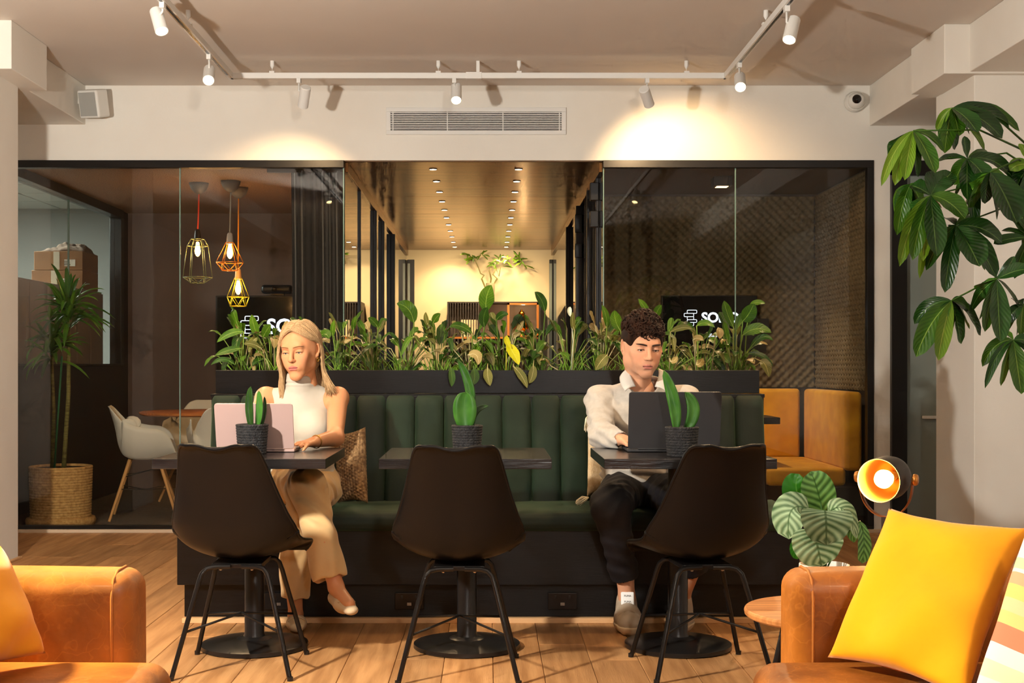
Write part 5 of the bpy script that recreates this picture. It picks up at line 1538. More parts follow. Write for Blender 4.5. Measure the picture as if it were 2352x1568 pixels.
for s_ in (-1, 1):
    MB().tube([(0.385 + s_ * (0.08 + 0.035 * math.sin(PI * k / 8)), 14.6, 1.50 + 0.09 * k / 8) for k in range(9)], 0.008, n=8).build('handle', GOLD, sv, smooth=True)
MB().tube([(0.385, 14.52, 1.53), (0.385, 14.47, 1.525), (0.385, 14.46, 1.50)], 0.009, n=8).build('tap', GOLD, sv, smooth=True)
MB().box(0.26, 0.53, 14.5, 14.515, 1.775, 1.784).build('light_strip', emit('niche_strip', (255, 200, 120), 6), cab)
light('niche_lamp', 'POINT', (0.40, 14.5, 1.75), 2.5, (1, 0.66, 0.3), size=0.02, parent=cab)
bb = thing('curly_bamboo', (0.03, 14.66, 1.80), 'curly bamboo stems in a glass vase on the display cabinet', 'plant')
MB().lathe([(0, 0), (0.045, 0), (0.05, 0.01), (0.05, 0.22), (0.046, 0.22), (0.045, 0.02), (0, 0.02)], (0.03, 14.66, 1.801), n=24).build('vase', mat('grey_vase', (150, 140, 110), 0.25), bb, smooth=True, auto=40)
STEM = mat('bamboo_stem', (120, 110, 60), 0.6)
BAM = leafmat('bamboo_leaf', (70, 104, 16), (126, 150, 36), (150, 170, 70), 1, stripe=0.1, trans=0.2)
br_ = random.Random(9)
for pts_, tips in (([(1122, 700), (1118, 668), (1106, 640), (1112, 632), (1104, 628), (1098, 612), (1090, 596)], [(1086, 588), (1075, 600), (1104, 590)]),
                   ([(1128, 700), (1130, 660), (1142, 640), (1132, 630), (1140, 618), (1146, 634), (1150, 612), (1165, 602)], [(1150, 598), (1175, 600), (1190, 596), (1160, 606), (1200, 606)]),
                   ([(1126, 700), (1126, 655), (1128, 640), (1124, 622), (1130, 612)], [(1134, 606)])):
    pw = [P(x, y, 14.66 + 0.03 * math.sin(i * 1.7)) for i, (x, y) in enumerate(pts_)]
    MB().tube(pw, [0.011 - 0.001 * i for i in range(len(pw))], n=8).build('stem', STEM, bb, smooth=True)
    for tx_, ty_ in tips:
        for k in range(7):
            q = P(tx_ + br_.uniform(-6, 6), ty_ + br_.uniform(-6, 6), 14.62 + br_.uniform(-0.06, 0.1))
            a_ = br_.uniform(0, 2 * PI); ln = br_.uniform(0.07, 0.13)
            tip = q + Vector((ln * math.cos(a_), 0.4 * ln * math.sin(a_ * 1.3), ln * 0.75 * math.sin(a_)))
            tip.z = min(tip.z, 2.40); tip.y = min(tip.y, 14.85)
            blade(MB(), q, (q + tip) / 2 + Vector((0, 0, 0.015)), tip, 0.0085, up=(0, -1, 0.4), fold=0.2, nl=5).build('leaf', BAM, bb, smooth=True)
# ------------------------------------------------------------------ people: smooth blended bodies
class Field:
    def __init__(s, lo, hi, h):
        s.h = h; s.lo = np.array(lo, float)
        s.n = np.ceil((np.array(hi, float) - s.lo) / h).astype(int) + 1
        s.F = np.full(s.n, 1.0, np.float32)

    def _win(s, a, b):
        i0 = np.maximum(np.floor((np.array(a) - s.lo) / s.h).astype(int), 0)
        i1 = np.minimum(np.ceil((np.array(b) - s.lo) / s.h).astype(int) + 1, s.n)
        if (i1 <= i0).any(): return None
        ax = [s.lo[k] + np.arange(i0[k], i1[k]) * s.h for k in range(3)]
        X, Y, Z = np.meshgrid(*ax, indexing='ij')
        return tuple(slice(i0[k], i1[k]) for k in range(3)), X.astype(np.float32), Y.astype(np.float32), Z.astype(np.float32)

    def _mix(s, sl, d, k, cut):
        A = s.F[sl]
        if cut:
            d = -d
            h = np.clip(0.5 - 0.5 * (A - d) / k, 0, 1) if k > 0 else (d > A).astype(np.float32)
            s.F[sl] = A * (1 - h) + d * h + (k * h * (1 - h) if k > 0 else 0)
        else:
            h = np.clip(0.5 + 0.5 * (A - d) / k, 0, 1)
            s.F[sl] = A * (1 - h) + d * h - k * h * (1 - h)

    def cone(s, a, b, ra, rb, k=0.02, flat=None, cut=False):
        """capsule with a radius that changes from a to b; flat=(axis, factor) squeezes it"""
        a = np.array(a, float); b = np.array(b, float)
        m = max(ra, rb) * (1 if not flat else max(1, 1 / flat[1])) + k + 2 * s.h
        w = s._win(np.minimum(a, b) - m, np.maximum(a, b) + m)
        if w is None: return s
        sl, X, Y, Z = w
        ba = b - a; L2 = max(float(ba @ ba), 1e-9)
        px, py, pz = X - a[0], Y - a[1], Z - a[2]
        t = np.clip((px * ba[0] + py * ba[1] + pz * ba[2]) / L2, 0, 1)
        dx, dy, dz = px - t * ba[0], py - t * ba[1], pz - t * ba[2]
        if flat:
            ax = np.array(flat[0], float); ax /= np.linalg.norm(ax)
            q = dx * ax[0] + dy * ax[1] + dz * ax[2]
            e = (1 / flat[1] - 1)
            dx = dx + q * e * ax[0]; dy = dy + q * e * ax[1]; dz = dz + q * e * ax[2]
        d = np.sqrt(dx * dx + dy * dy + dz * dz) - (ra + (rb - ra) * t)
        if flat: d = d * min(1, flat[1])
        s._mix(sl, d.astype(np.float32), k, cut)
        return s

    def ell(s, c, r, k=0.02, R=None, cut=False):
        c = np.array(c, float); r = np.array(r, float)
        m = max(r) + k + 2 * s.h
        w = s._win(c - m, c + m)
        if w is None: return s
        sl, X, Y, Z = w
        x, y, z = X - c[0], Y - c[1], Z - c[2]
        if R is not None:
            M = np.array(R).T
            x, y, z = (M[0, 0] * x + M[0, 1] * y + M[0, 2] * z, M[1, 0] * x + M[1, 1] * y + M[1, 2] * z, M[2, 0] * x + M[2, 1] * y + M[2, 2] * z)
        k0 = np.sqrt((x / r[0]) ** 2 + (y / r[1]) ** 2 + (z / r[2]) ** 2)
        k1 = np.sqrt((x / r[0] ** 2) ** 2 + (y / r[1] ** 2) ** 2 + (z / r[2] ** 2) ** 2)
        d = k0 * (k0 - 1) / np.maximum(k1, 1e-6)
        s._mix(sl, d.astype(np.float32), k, cut)
        return s

    def plane_cut(s, p, n):
        """keep only the side the normal points away from"""
        ax = [s.lo[k] + np.arange(s.n[k]) * s.h for k in range(3)]
        X, Y, Z = np.meshgrid(*ax, indexing='ij')
        d = (X - p[0]) * n[0] + (Y - p[1]) * n[1] + (Z - p[2]) * n[2]
        s.F = np.maximum(s.F, d.astype(np.float32))
        return s

    def floor_cut(s, z, x0, x1, y0, y1):
        """flatten whatever would sink into a surface at height z"""
        ax = [s.lo[k] + np.arange(s.n[k]) * s.h for k in range(3)]
        X, Y, Z = np.meshgrid(*ax, indexing='ij')
        m = (X > x0) & (X < x1) & (Y > y0) & (Y < y1) & (Z > z - 0.12)
        s.F = np.where(m, np.maximum(s.F, z - Z), s.F).astype(np.float32)
        return s

    def warp(s, fn):
        ax = [s.lo[k] + np.arange(s.n[k]) * s.h for k in range(3)]
        X, Y, Z = np.meshgrid(*ax, indexing='ij')
        near = np.abs(s.F) < 0.05
        s.F[near] += fn(X[near], Y[near], Z[near]).astype(np.float32)
        return s

    def mesh(s):
        Fv = s.F
        ins = Fv < 0
        c8 = [(i, j, k) for i in (0, 1) for j in (0, 1) for k in (0, 1)]
        nx, ny, nz = Fv.shape
        cnt = sum(ins[i:nx - 1 + i, j:ny - 1 + j, k:nz - 1 + k].astype(np.int8) for i, j, k in c8)
        mixed = (cnt > 0) & (cnt < 8)
        ijk = np.argwhere(mixed)
        idx = np.full(mixed.shape, -1, np.int64); idx[mixed] = np.arange(len(ijk))
        val = {o: Fv[ijk[:, 0] + o[0], ijk[:, 1] + o[1], ijk[:, 2] + o[2]] for o in c8}
        acc = np.zeros((len(ijk), 3)); num = np.zeros(len(ijk))
        for o in c8:
            for ax in range(3):
                if o[ax]: continue
                p = list(o); p[ax] = 1; p = tuple(p)
                va, vb = val[o], val[p]
                x = (va < 0) != (vb < 0)
                t = np.where(x, va / np.where(np.abs(va - vb) < 1e-12, 1, va - vb), 0)
                pos = np.tile(np.array(o, float), (len(ijk), 1)); pos[:, ax] += t
                acc[x] += pos[x]; num[x] += 1
        V = s.lo + (ijk + acc / num[:, None]) * s.h
        Q = []
        for ax in range(3):
            u, v = (ax + 1) % 3, (ax + 2) % 3
            a = ins[tuple(slice(0, -1) if q == ax else slice(None) for q in range(3))]
            b = ins[tuple(slice(1, None) if q == ax else slice(None) for q in range(3))]
            e = np.argwhere(a != b)
            e = e[(e[:, u] > 0) & (e[:, v] > 0) & (e[:, u] < Fv.shape[u] - 1) & (e[:, v] < Fv.shape[v] - 1)]
            sg = ins[e[:, 0], e[:, 1], e[:, 2]]
            def cell(du, dv):
                f = e.copy(); f[:, u] -= du; f[:, v] -= dv
                return idx[f[:, 0], f[:, 1], f[:, 2]]
            q = np.stack([cell(1, 1), cell(0, 1), cell(0, 0), cell(1, 0)], 1)
            q[~sg] = q[~sg][:, ::-1]
            Q.append(q)
        return V, np.concatenate(Q)


def np_object(name, parts_, m, parent=None, cols=None):
    """parts_ = [(V, Q)]; joined as one mesh"""
    off = 0; VV = []; QQ = []
    for V, Q in parts_:
        VV.append(V); QQ.append(Q + off); off += len(V)
    V = np.concatenate(VV); Q = np.concatenate(QQ)
    if parent is not None:
        org = np.array(WO[parent.name]); loc = (0, 0, 0)
    else:
        org = np.array([(V[:, 0].min() + V[:, 0].max()) / 2, (V[:, 1].min() + V[:, 1].max()) / 2, V[:, 2].min()]); loc = org
    me = bpy.data.meshes.new(name)
    me.vertices.add(len(V)); me.vertices.foreach_set('co', (V - org).astype(np.float32).ravel())
    me.loops.add(len(Q) * 4); me.loops.foreach_set('vertex_index', Q.astype(np.int32).ravel())
    me.polygons.add(len(Q)); me.polygons.foreach_set('loop_start', np.arange(0, len(Q) * 4, 4, dtype=np.int32))
    me.polygons.foreach_set('use_smooth', np.ones(len(Q), bool))
    me.update(calc_edges=True)
    me.materials.append(m)
    if cols is not None:
        ca = me.color_attributes.new('Col', 'FLOAT_COLOR', 'POINT')
        ca.data.foreach_set('color', np.concatenate([cols, np.ones((len(cols), 1))], 1).astype(np.float32).ravel())
    o = bpy.data.objects.new(name, me); COL.objects.link(o); o.location = loc
    if parent is not None: o.parent = parent
    WO[o.name] = Vector(org)
    return o


def make_head(sc, male):
    """head in its own frame: x to picture right, -y is the face, z up, origin between the ears"""
    f = Field((-0.12, -0.15, -0.21), (0.12, 0.14, 0.15), 0.0016)
    f.ell((0, 0.018, 0.035), (0.073, 0.092, 0.083), 0.02)
    f.ell((0, -0.02, 0.03), (0.066, 0.068, 0.066), 0.03)
    jw = 0.046 if male else 0.037
    cz = -0.092 if male else -0.1
    f.ell((0, -0.026, -0.035), (0.054 if male else 0.050, 0.06, 0.066 if male else 0.072), 0.03)
    for s in (-1, 1):
        f.cone((s * jw, 0.0, -0.055), (s * 0.012, -0.07, cz), 0.019, 0.016, 0.025)
        f.cone((s * 0.05, 0.006, 0.0), (s * jw * 0.95, 0.004, -0.055), 0.018, 0.019, 0.045)
        f.ell((s * 0.04, -0.058, -0.014), (0.02, 0.02, 0.018), 0.022)
        f.ell((s * 0.026, -0.066, -0.045), (0.022, 0.02, 0.026), 0.03)
    f.ell((0, -0.078, cz), (0.02 if male else 0.016, 0.014, 0.015), 0.02)
    f.cone((-0.032, -0.079, 0.028), (0.032, -0.079, 0.028), 0.012, 0.012, 0.02)
    # eye sockets, lids
    for s in (-1, 1):
        f.ell((s * 0.031, -0.099, 0.008), (0.019, 0.014, 0.011), 0.014, cut=True)
        f.ell((s * 0.031, -0.0745, 0.007), (0.0165, 0.0145, 0.0125), 0.004)
    # nose
    f.cone((0, -0.088, 0.018), (0, -0.107, -0.022), 0.0068, 0.0098, 0.012)
    f.ell((0, -0.109, -0.026), (0.010, 0.009, 0.008), 0.008)
    for s in (-1, 1):
        f.ell((s * (0.0115 if male else 0.0100), -0.098, -0.029), (0.0075 if male else 0.0065, 0.0095, 0.0065 if male else 0.0058), 0.006)
        f.ell((s * 0.006, -0.105, -0.0365), (0.0033, 0.005, 0.003), 0.003, cut=True)
    # mouth
    f.ell((0, -0.083, -0.06), (0.027, 0.014, 0.02), 0.015)
    lz = -0.0585
    lw = 0.019 if male else 0.020
    th = 0.0042 if male else 0.0056
    for s in (-1, 1):
        f.cone((s * lw, -0.0885, lz), (s * 0.004, -0.0985, lz + 0.003), 0.0028, th, 0.005)
    f.cone((-0.011, -0.0955, lz - 0.0095), (0.011, -0.0955, lz - 0.0095), th * 1.05, th * 1.05, 0.006)
    f.cone((-lw, -0.0925, lz - 0.003), (0, -0.1055, lz - 0.0032), 0.0012, 0.0014, 0.0025, cut=True)
    f.cone((lw, -0.0925, lz - 0.003), (0, -0.1055, lz - 0.0032), 0.0012, 0.0014, 0.0025, cut=True)
    f.ell((0, -0.1, -0.0765), (0.014, 0.006, 0.004), 0.008, cut=True)
    # eye slit
    for s in (-1, 1):
        f.ell((s * 0.031, -0.0925, 0.0016), (0.0155, 0.014, 0.0038), 0.002, cut=True)
    # ears
    for s in (-1, 1):
        R = Euler((0, 0.12 * s, 0.45 * s)).to_matrix()
        f.ell((s * 0.080, 0.016, 0.0), (0.0075, 0.020, 0.031), 0.006, R=R)
        f.ell((s * 0.085, 0.004, 0.004), (0.007, 0.011, 0.018), 0.005, R=R, cut=True)
        f.ell((s * 0.073, 0.008, -0.026), (0.007, 0.009, 0.010), 0.006)
    # neck
    nr = 0.056 if male else 0.046
    f.cone((0, 0.022, -0.04), (0, 0.04, -0.2), nr, nr * 1.02, 0.03)
    if male:
        f.cone((0, -0.018, -0.12), (0, -0.012, -0.15), 0.011, 0.009, 0.02)
    V, Q = f.mesh()
    return V * sc, Q, V


def front_y(V0, x, z, r=0.0026):
    m = (np.abs(V0[:, 0] - x) < r) & (np.abs(V0[:, 2] - z) < r) & (V0[:, 1] < -0.02)
    return float(V0[m, 1].min()) if m.any() else -0.085


def place_head(V, loc, yaw, pitch, roll=0.0):
    M = np.array((Matrix.Rotation(yaw, 3, 'Z') @ Matrix.Rotation(roll, 3, 'Y') @ Matrix.Rotation(pitch, 3, 'X')))
    return V @ M.T + np.array(loc), M


def hand(f, wrist, palm_dir, out_dir, up, curl=0.35, s=1.0, thumb=1):
    """hand on a keyboard: palm plus five bent fingers; out_dir points to the little finger"""
    w = np.array(wrist, float); d = np.array(palm_dir, float); d /= np.linalg.norm(d)
    o = np.array(out_dir, float); o -= d * (o @ d); o /= np.linalg.norm(o)
    u = np.array(up, float); u -= d * (u @ d) + o * (u @ o); u /= np.linalg.norm(u)
    for q, ln in ((-0.027, 0.078), (-0.009, 0.082), (0.009, 0.08), (0.026, 0.072)):
        f.cone(w + o * q * 0.55 * s, w + d * ln * s + o * q * s, 0.0135 * s, 0.0105 * s, 0.012)
    for q, ln, l1 in ((-0.028, 0.078, 0.038), (-0.009, 0.082, 0.043), (0.010, 0.08, 0.04), (0.028, 0.072, 0.03)):
        k0 = w + d * ln * s + o * q * s
        k1 = k0 + (d * math.cos(curl * 0.6) - u * math.sin(curl * 0.6)) * l1 * s + o * q * 0.12
        k2 = k1 + (d * math.cos(curl * 1.9) - u * math.sin(curl * 1.9)) * l1 * 0.72 * s
        k3 = k2 + (d * math.cos(curl * 2.8) - u * math.sin(curl * 2.8)) * l1 * 0.5 * s
        f.cone(k0, k1, 0.0092 * s, 0.0082 * s, 0.004); f.cone(k1, k2, 0.008 * s, 0.0074 * s, 0.003); f.cone(k2, k3, 0.0073 * s, 0.0062 * s, 0.003)
    t0 = w + d * 0.022 * s - o * 0.02 * s - u * 0.004
    t1 = w + d * 0.055 * s - o * 0.045 * s - u * 0.012
    t2 = t1 + (d * 0.9 - o * 0.15 - u * 0.2) * 0.032 * s
    f.cone(t0, t1, 0.0135 * s, 0.0105 * s, 0.012); f.cone(t1, t2, 0.0095 * s, 0.0075 * s, 0.004)


def skin_cols(Vh, base, lip, male):
    """skin colour: lips, stubble, cheeks, plus shade painted into the lip crease (head frame, unscaled)"""
    n = len(Vh)
    C = np.tile(np.array(s2l(base)), (n, 1))
    x, y, z = Vh[:, 0], Vh[:, 1], Vh[:, 2]
    front = y < -0.06
    lw = 0.0215
    lipm = front & (np.abs(x) < lw) & (y < -0.086) & (z > -0.0735 + 0.01 * (np.abs(x) / lw) ** 2) & (z < -0.0515 - 0.0065 * (np.abs(x) / lw) ** 2)
    C[lipm] = np.array(s2l(lip))
    ln = lipm & (np.abs(z + 0.0617) < 0.0014)
    C[ln] = np.array(s2l(lip)) * 0.35  # shade between the lips, painted as a darker line
    ck = front & ~lipm
    w = np.exp(-((np.abs(x) - 0.042) ** 2 + (z + 0.025) ** 2) / 0.0004)[:, None] * 0.22
    C = np.where(ck[:, None], C * (1 - w) + np.array(s2l((206, 116, 92))) * w, C)
    if male:
        st = np.clip((-0.045 - z) / 0.02, 0, 1) * np.clip((-y - 0.0) / 0.03, 0, 1) * (z > -0.125) * 0.28
        st = np.where(lipm, 0, st)[:, None]
        C = C * (1 - st) + np.array(s2l((132, 98, 80))) * st
    return C


def eye_parts(parent, sc, loc, M, male, lashcol, browcol, browth, V0):
    tr = lambda p: Vector(M @ (np.array(p) * sc) + np.array(loc))
    EW = mat('eye_white_%s' % ('a' if male else 'b'), (214, 200, 188), 0.25)
    IR = mat('iris_%s' % ('a' if male else 'b'), (48, 34, 26) if male else (70, 78, 76), 0.15)
    for s in (-1, 1):
        e = MB().ball(tr((s * 0.031, -0.0745, 0.006)), 0.0118 * sc, 16).build('eye', EW, parent, smooth=True)
        d = Vector(M @ np.array((0.0, -0.93, -0.30))).normalized()
        c = tr((s * 0.031, -0.0745, 0.006))
        MB().ball(c + d * 0.0072 * sc, (0.0058 * sc,) * 3, 12).build('iris', IR, e, smooth=True)
        pts = []
        for i in range(11):
            q = i / 10 - 0.5
            x = s * 0.031 + q * 0.030
            z = 0.0016 + 0.0040 * math.sqrt(max(0.0, 1 - (q / 0.5) ** 2)) + 0.0006
            pts.append(tr((x, front_y(V0, x, z + 0.001, 0.0016) - 0.0002, z)))
        MB().tube(pts, [0.0004 * sc] + [0.00125 * sc] * 9 + [0.0004 * sc], n=6).build('eyelashes', lashcol, parent, smooth=True)
        bp = []; br = []
        for i in range(13):
            q = i / 12
            x = s * (0.011 + 0.041 * q)
            z = 0.0260 + 0.0050 * math.sin(PI * min(q * 0.72, 1)) - 0.004 * max(0, q - 0.7) if not male else 0.0235 + 0.0045 * math.sin(PI * min(q * 0.66, 1)) - 0.004 * max(0, q - 0.7)
            bp.append(tr((x, front_y(V0, x, z, 0.002) - 0.0003, z))); br.append(browth * sc * (0.45 + 0.55 * math.sin(PI * min(1, q * 0.8 + 0.22))))
        br[-1] *= 0.4
        MB().tube(bp, br, n=8).build('eyebrow', browcol, parent, smooth=True)


# ------------------------------------------------------------------ the woman
WSK = (196, 134, 92)
SKINW = vcolmat('skin_woman', 0.42, 0.12)
wl = np.array((-0.800, 5.49, 1.150)); wsc = 0.97
Vw, Qh, V0 = make_head(wsc, False)
Vh, Mw = place_head(Vw, wl, math.radians(-15), math.radians(9), math.radians(-3))
col_h = skin_cols(V0, WSK, (190, 104, 92), False)
# body core with arms, hands, ankles
b = Field((-1.12, 4.80, 0.0), (-0.42, 5.78, 1.04), 0.0048)
shL, shR = (-0.955, 5.56, 0.948), (-0.645, 5.55, 0.948)
b.cone((-0.80, 5.60, 0.60), (-0.80, 5.57, 0.90), 0.085, 0.08, 0.03)
b.cone((-0.80, 5.56, 0.90), (-0.805, 5.525, 1.02), 0.06, 0.047, 0.04)
for sh, el, wr, pd, od in ((shL, (-0.99, 5.36, 0.795), (-0.945, 5.20, 0.782), (0.25, -1, -0.05), (-1, 0, 0)), (shR, (-0.632, 5.34, 0.79), (-0.70, 5.18, 0.78), (-0.45, -0.9, -0.05), (1, -0.3, 0))):
    b.cone((-0.80, 5.56, 0.92), sh, 0.06, 0.043, 0.04)
    b.cone(sh, el, 0.045, 0.034, 0.025); b.cone(el, wr, 0.036, 0.022, 0.012, ); b.ell(el, (0.034, 0.034, 0.034), 0.02)
    hand(b, wr, pd, od, (0, 0, 1), 0.3, 0.92)
# standing foot and hanging foot (ankles)
b.cone((-0.795, 5.26, 0.28), (-0.795, 5.335, 0.07), 0.04, 0.03, 0.02); b.cone((-0.795, 5.335, 0.05), (-0.775, 5.22, 0.028), 0.03, 0.022, 0.02, flat=((0, 0, 1), 0.7))
b.cone((-0.64, 5.02, 0.40), (-0.588, 4.99, 0.24), 0.042, 0.03, 0.02); b.cone((-0.585, 4.985, 0.225), (-0.525, 4.895, 0.183), 0.03, 0.022, 0.02)
b.floor_cut(0.4815, -9, 9, 5.37, 9); b.floor_cut(0.7525, -1.23, -0.57, 4.6, 5.31); b.floor_cut(0.7685, -1.07, -0.74, 4.9, 5.24)
Vb, Qb = b.mesh()
cb_ = np.tile(np.array(s2l(WSK)), (len(Vb), 1))
woman = np_object('person', [(Vh, Qh), (Vb, Qb)], SKINW, cols=np.concatenate([col_h, cb_]))
tag(woman, 'blonde person in a cream sleeveless top and tan trousers typing with crossed legs', 'person')
BROWB = mat('brow_blonde', (122, 82, 50), 0.8)
LASH = mat('lash_brown', (50, 32, 24), 0.7)
eye_parts(woman, wsc, wl, Mw, False, LASH, BROWB, 0.0022, V0)
# sleeveless high-neck top
TOPM = mat('cream_jersey', (184, 174, 156), 0.8, col2=(176, 164, 145), nscale=5, bump=0.25, bscale=16, sheen=0.2)
g = Field((-1.02, 5.36, 0.50), (-0.56, 5.78, 1.08), 0.0042)
g.cone((-0.80, 5.61, 0.56), (-0.80, 5.60, 0.66), 0.148, 0.125, 0.03, flat=((0, 1, 0), 0.72))
g.cone((-0.80, 5.60, 0.66), (-0.80, 5.575, 0.82), 0.118, 0.138, 0.04, flat=((0, 1, 0), 0.75))
g.cone((-0.80, 5.575, 0.82), (-0.80, 5.565, 0.90), 0.135, 0.12, 0.04, flat=((0, 1, 0), 0.7))
for s in (-1, 1):
    g.ell((-0.80 + s * 0.06, 5.50, 0.825), (0.06, 0.05, 0.055), 0.035)
    g.cone((-0.80, 5.56, 0.925), (-0.80 + s * 0.118, 5.558, 0.945), 0.062, 0.046, 0.03)
g.cone((-0.80, 5.55, 0.93), (-0.806, 5.525, 1.018), 0.066, 0.054, 0.03)
g.cone((-0.806, 5.528, 1.0), (-0.807, 5.520, 1.034), 0.056, 0.054, 0.008)
for s in (-1, 1):
    g.ell((-0.80 + s * 0.185, 5.55, 0.925), (0.05, 0.075, 0.085), 0.006, cut=True)
g.ell((-0.808, 5.51, 1.065), (0.052, 0.05, 0.022), 0.004, cut=True)
g.warp(lambda x, y, z: 0.0022 * np.sin(z * 95 + 2.5 * np.sin(x * 26)) * np.clip((0.80 - z) / 0.1, 0, 1) + 0.0016 * np.sin((z - y) * 150 + x * 60) * np.clip((0.72 - z) / 0.1, 0, 1)
       + 0.0022 * np.sin(z * 330) * ((z > 1.0) & (z < 1.025)))
g.floor_cut(0.4815, -9, 9, 5.37, 9)
np_object('sleeveless_top', [g.mesh()], TOPM, woman)
# trousers
TRM = mat('tan_trousers', (196, 162, 114), 0.8, col2=(192, 152, 100), nscale=6, bump=0.2, bscale=20, sheen=0.15)
g = Field((-1.0, 4.86, 0.08), (-0.52, 5.80, 0.76), 0.0045)
g.cone((-0.80, 5.62, 0.55), (-0.80, 5.60, 0.655), 0.135, 0.118, 0.03, flat=((0, 1, 0), 0.8))
g.cone((-0.72, 5.60, 0.555), (-0.735, 5.19, 0.545), 0.088, 0.072, 0.03); g.cone((-0.735, 5.19, 0.54), (-0.785, 5.25, 0.30), 0.07, 0.062, 0.03); g.cone((-0.785, 5.25, 0.30), (-0.792, 5.315, 0.125), 0.062, 0.062, 0.02)
g.cone((-0.865, 5.58, 0.575), (-0.715, 5.13, 0.605), 0.086, 0.074, 0.025); g.cone((-0.715, 5.13, 0.60), (-0.655, 5.045, 0.42), 0.072, 0.062, 0.02); g.cone((-0.655, 5.045, 0.42), (-0.615, 5.01, 0.275), 0.062, 0.07, 0.02)
dH = np.array((0.10, -0.09, -0.38)); dH /= np.linalg.norm(dH)
hem = np.array((-0.608, 5.0, 0.262))
ax = [g.lo[k] + np.arange(g.n[k]) * g.h for k in range(3)]
Xg, Yg, Zg = np.meshgrid(*ax, indexing='ij')
dd = (Xg - hem[0]) * dH[0] + (Yg - hem[1]) * dH[1] + (Zg - hem[2]) * dH[2]
loc_ = (Yg < 5.12) & (Xg > -0.72)
g.F = np.where(loc_, np.maximum(g.F, dd), g.F)
g.F = np.where(~loc_, np.maximum(g.F, 0.135 - Zg), g.F).astype(np.float32)
g.ell((-0.604, 4.998, 0.245), (0.045, 0.05, 0.06), 0.01, cut=True)
g.ell((-0.792, 5.315, 0.12), (0.048, 0.048, 0.05), 0.01, cut=True)
g.warp(lambda x, y, z: 0.005 * np.sin(75 * z + 60 * x + 3 * np.sin(y * 30)) * np.clip((z - 0.42) / 0.08, 0, 1) + 0.003 * np.sin(x * 90 + y * 50 + 2 * np.sin(z * 12)) * np.clip((0.5 - z) / 0.1, 0, 1))
g.floor_cut(0.4815, -9, 9, 5.37, 9)
np_object('trousers', [g.mesh()], TRM, woman)
# loafers
LOAF = mat('cream_loafer', (190, 164, 130), 0.55)
for (hl, tl, nm) in (((-0.797, 5.365, 0.035), (-0.770, 5.205, 0.032), 0), ((-0.59, 5.02, 0.185), (-0.518, 4.885, 0.162), 1)):
    hl = np.array(hl); tl = np.array(tl); md = hl * 0.45 + tl * 0.55
    f = Field(np.minimum(hl, tl) - 0.08, np.maximum(hl, tl) + 0.1, 0.0032)
    f.cone(hl, md, 0.033, 0.036, 0.02, flat=((0, 0, 1), 0.95)); f.cone(md, tl, 0.038, 0.028, 0.02, flat=((0, 0, 1), 0.7))
    up_ = np.array((0, 0, 1.0))
    f.cone(hl + up_ * 0.035, hl * 0.55 + tl * 0.45 + up_ * 0.045, 0.028, 0.024, 0.006, cut=True)
    f.plane_cut((0, 0, hl[2] - 0.031 if nm == 0 else -1), (0, 0, -1))
    sh = np_object('loafer', [f.mesh()], LOAF, woman)
    sd_ = np.cross((tl - hl) / np.linalg.norm(tl - hl), up_)
    p = hl * 0.3 + tl * 0.7 + up_ * (0.022)
    MB().tube([p - sd_ * 0.034 - up_ * 0.008, p - sd_ * 0.018 + up_ * 0.006, p + up_ * 0.010, p + sd_ * 0.018 + up_ * 0.006, p + sd_ * 0.034 - up_ * 0.008], 0.007, n=8, flat=0.5).build('strap', LOAF, sh, smooth=True)
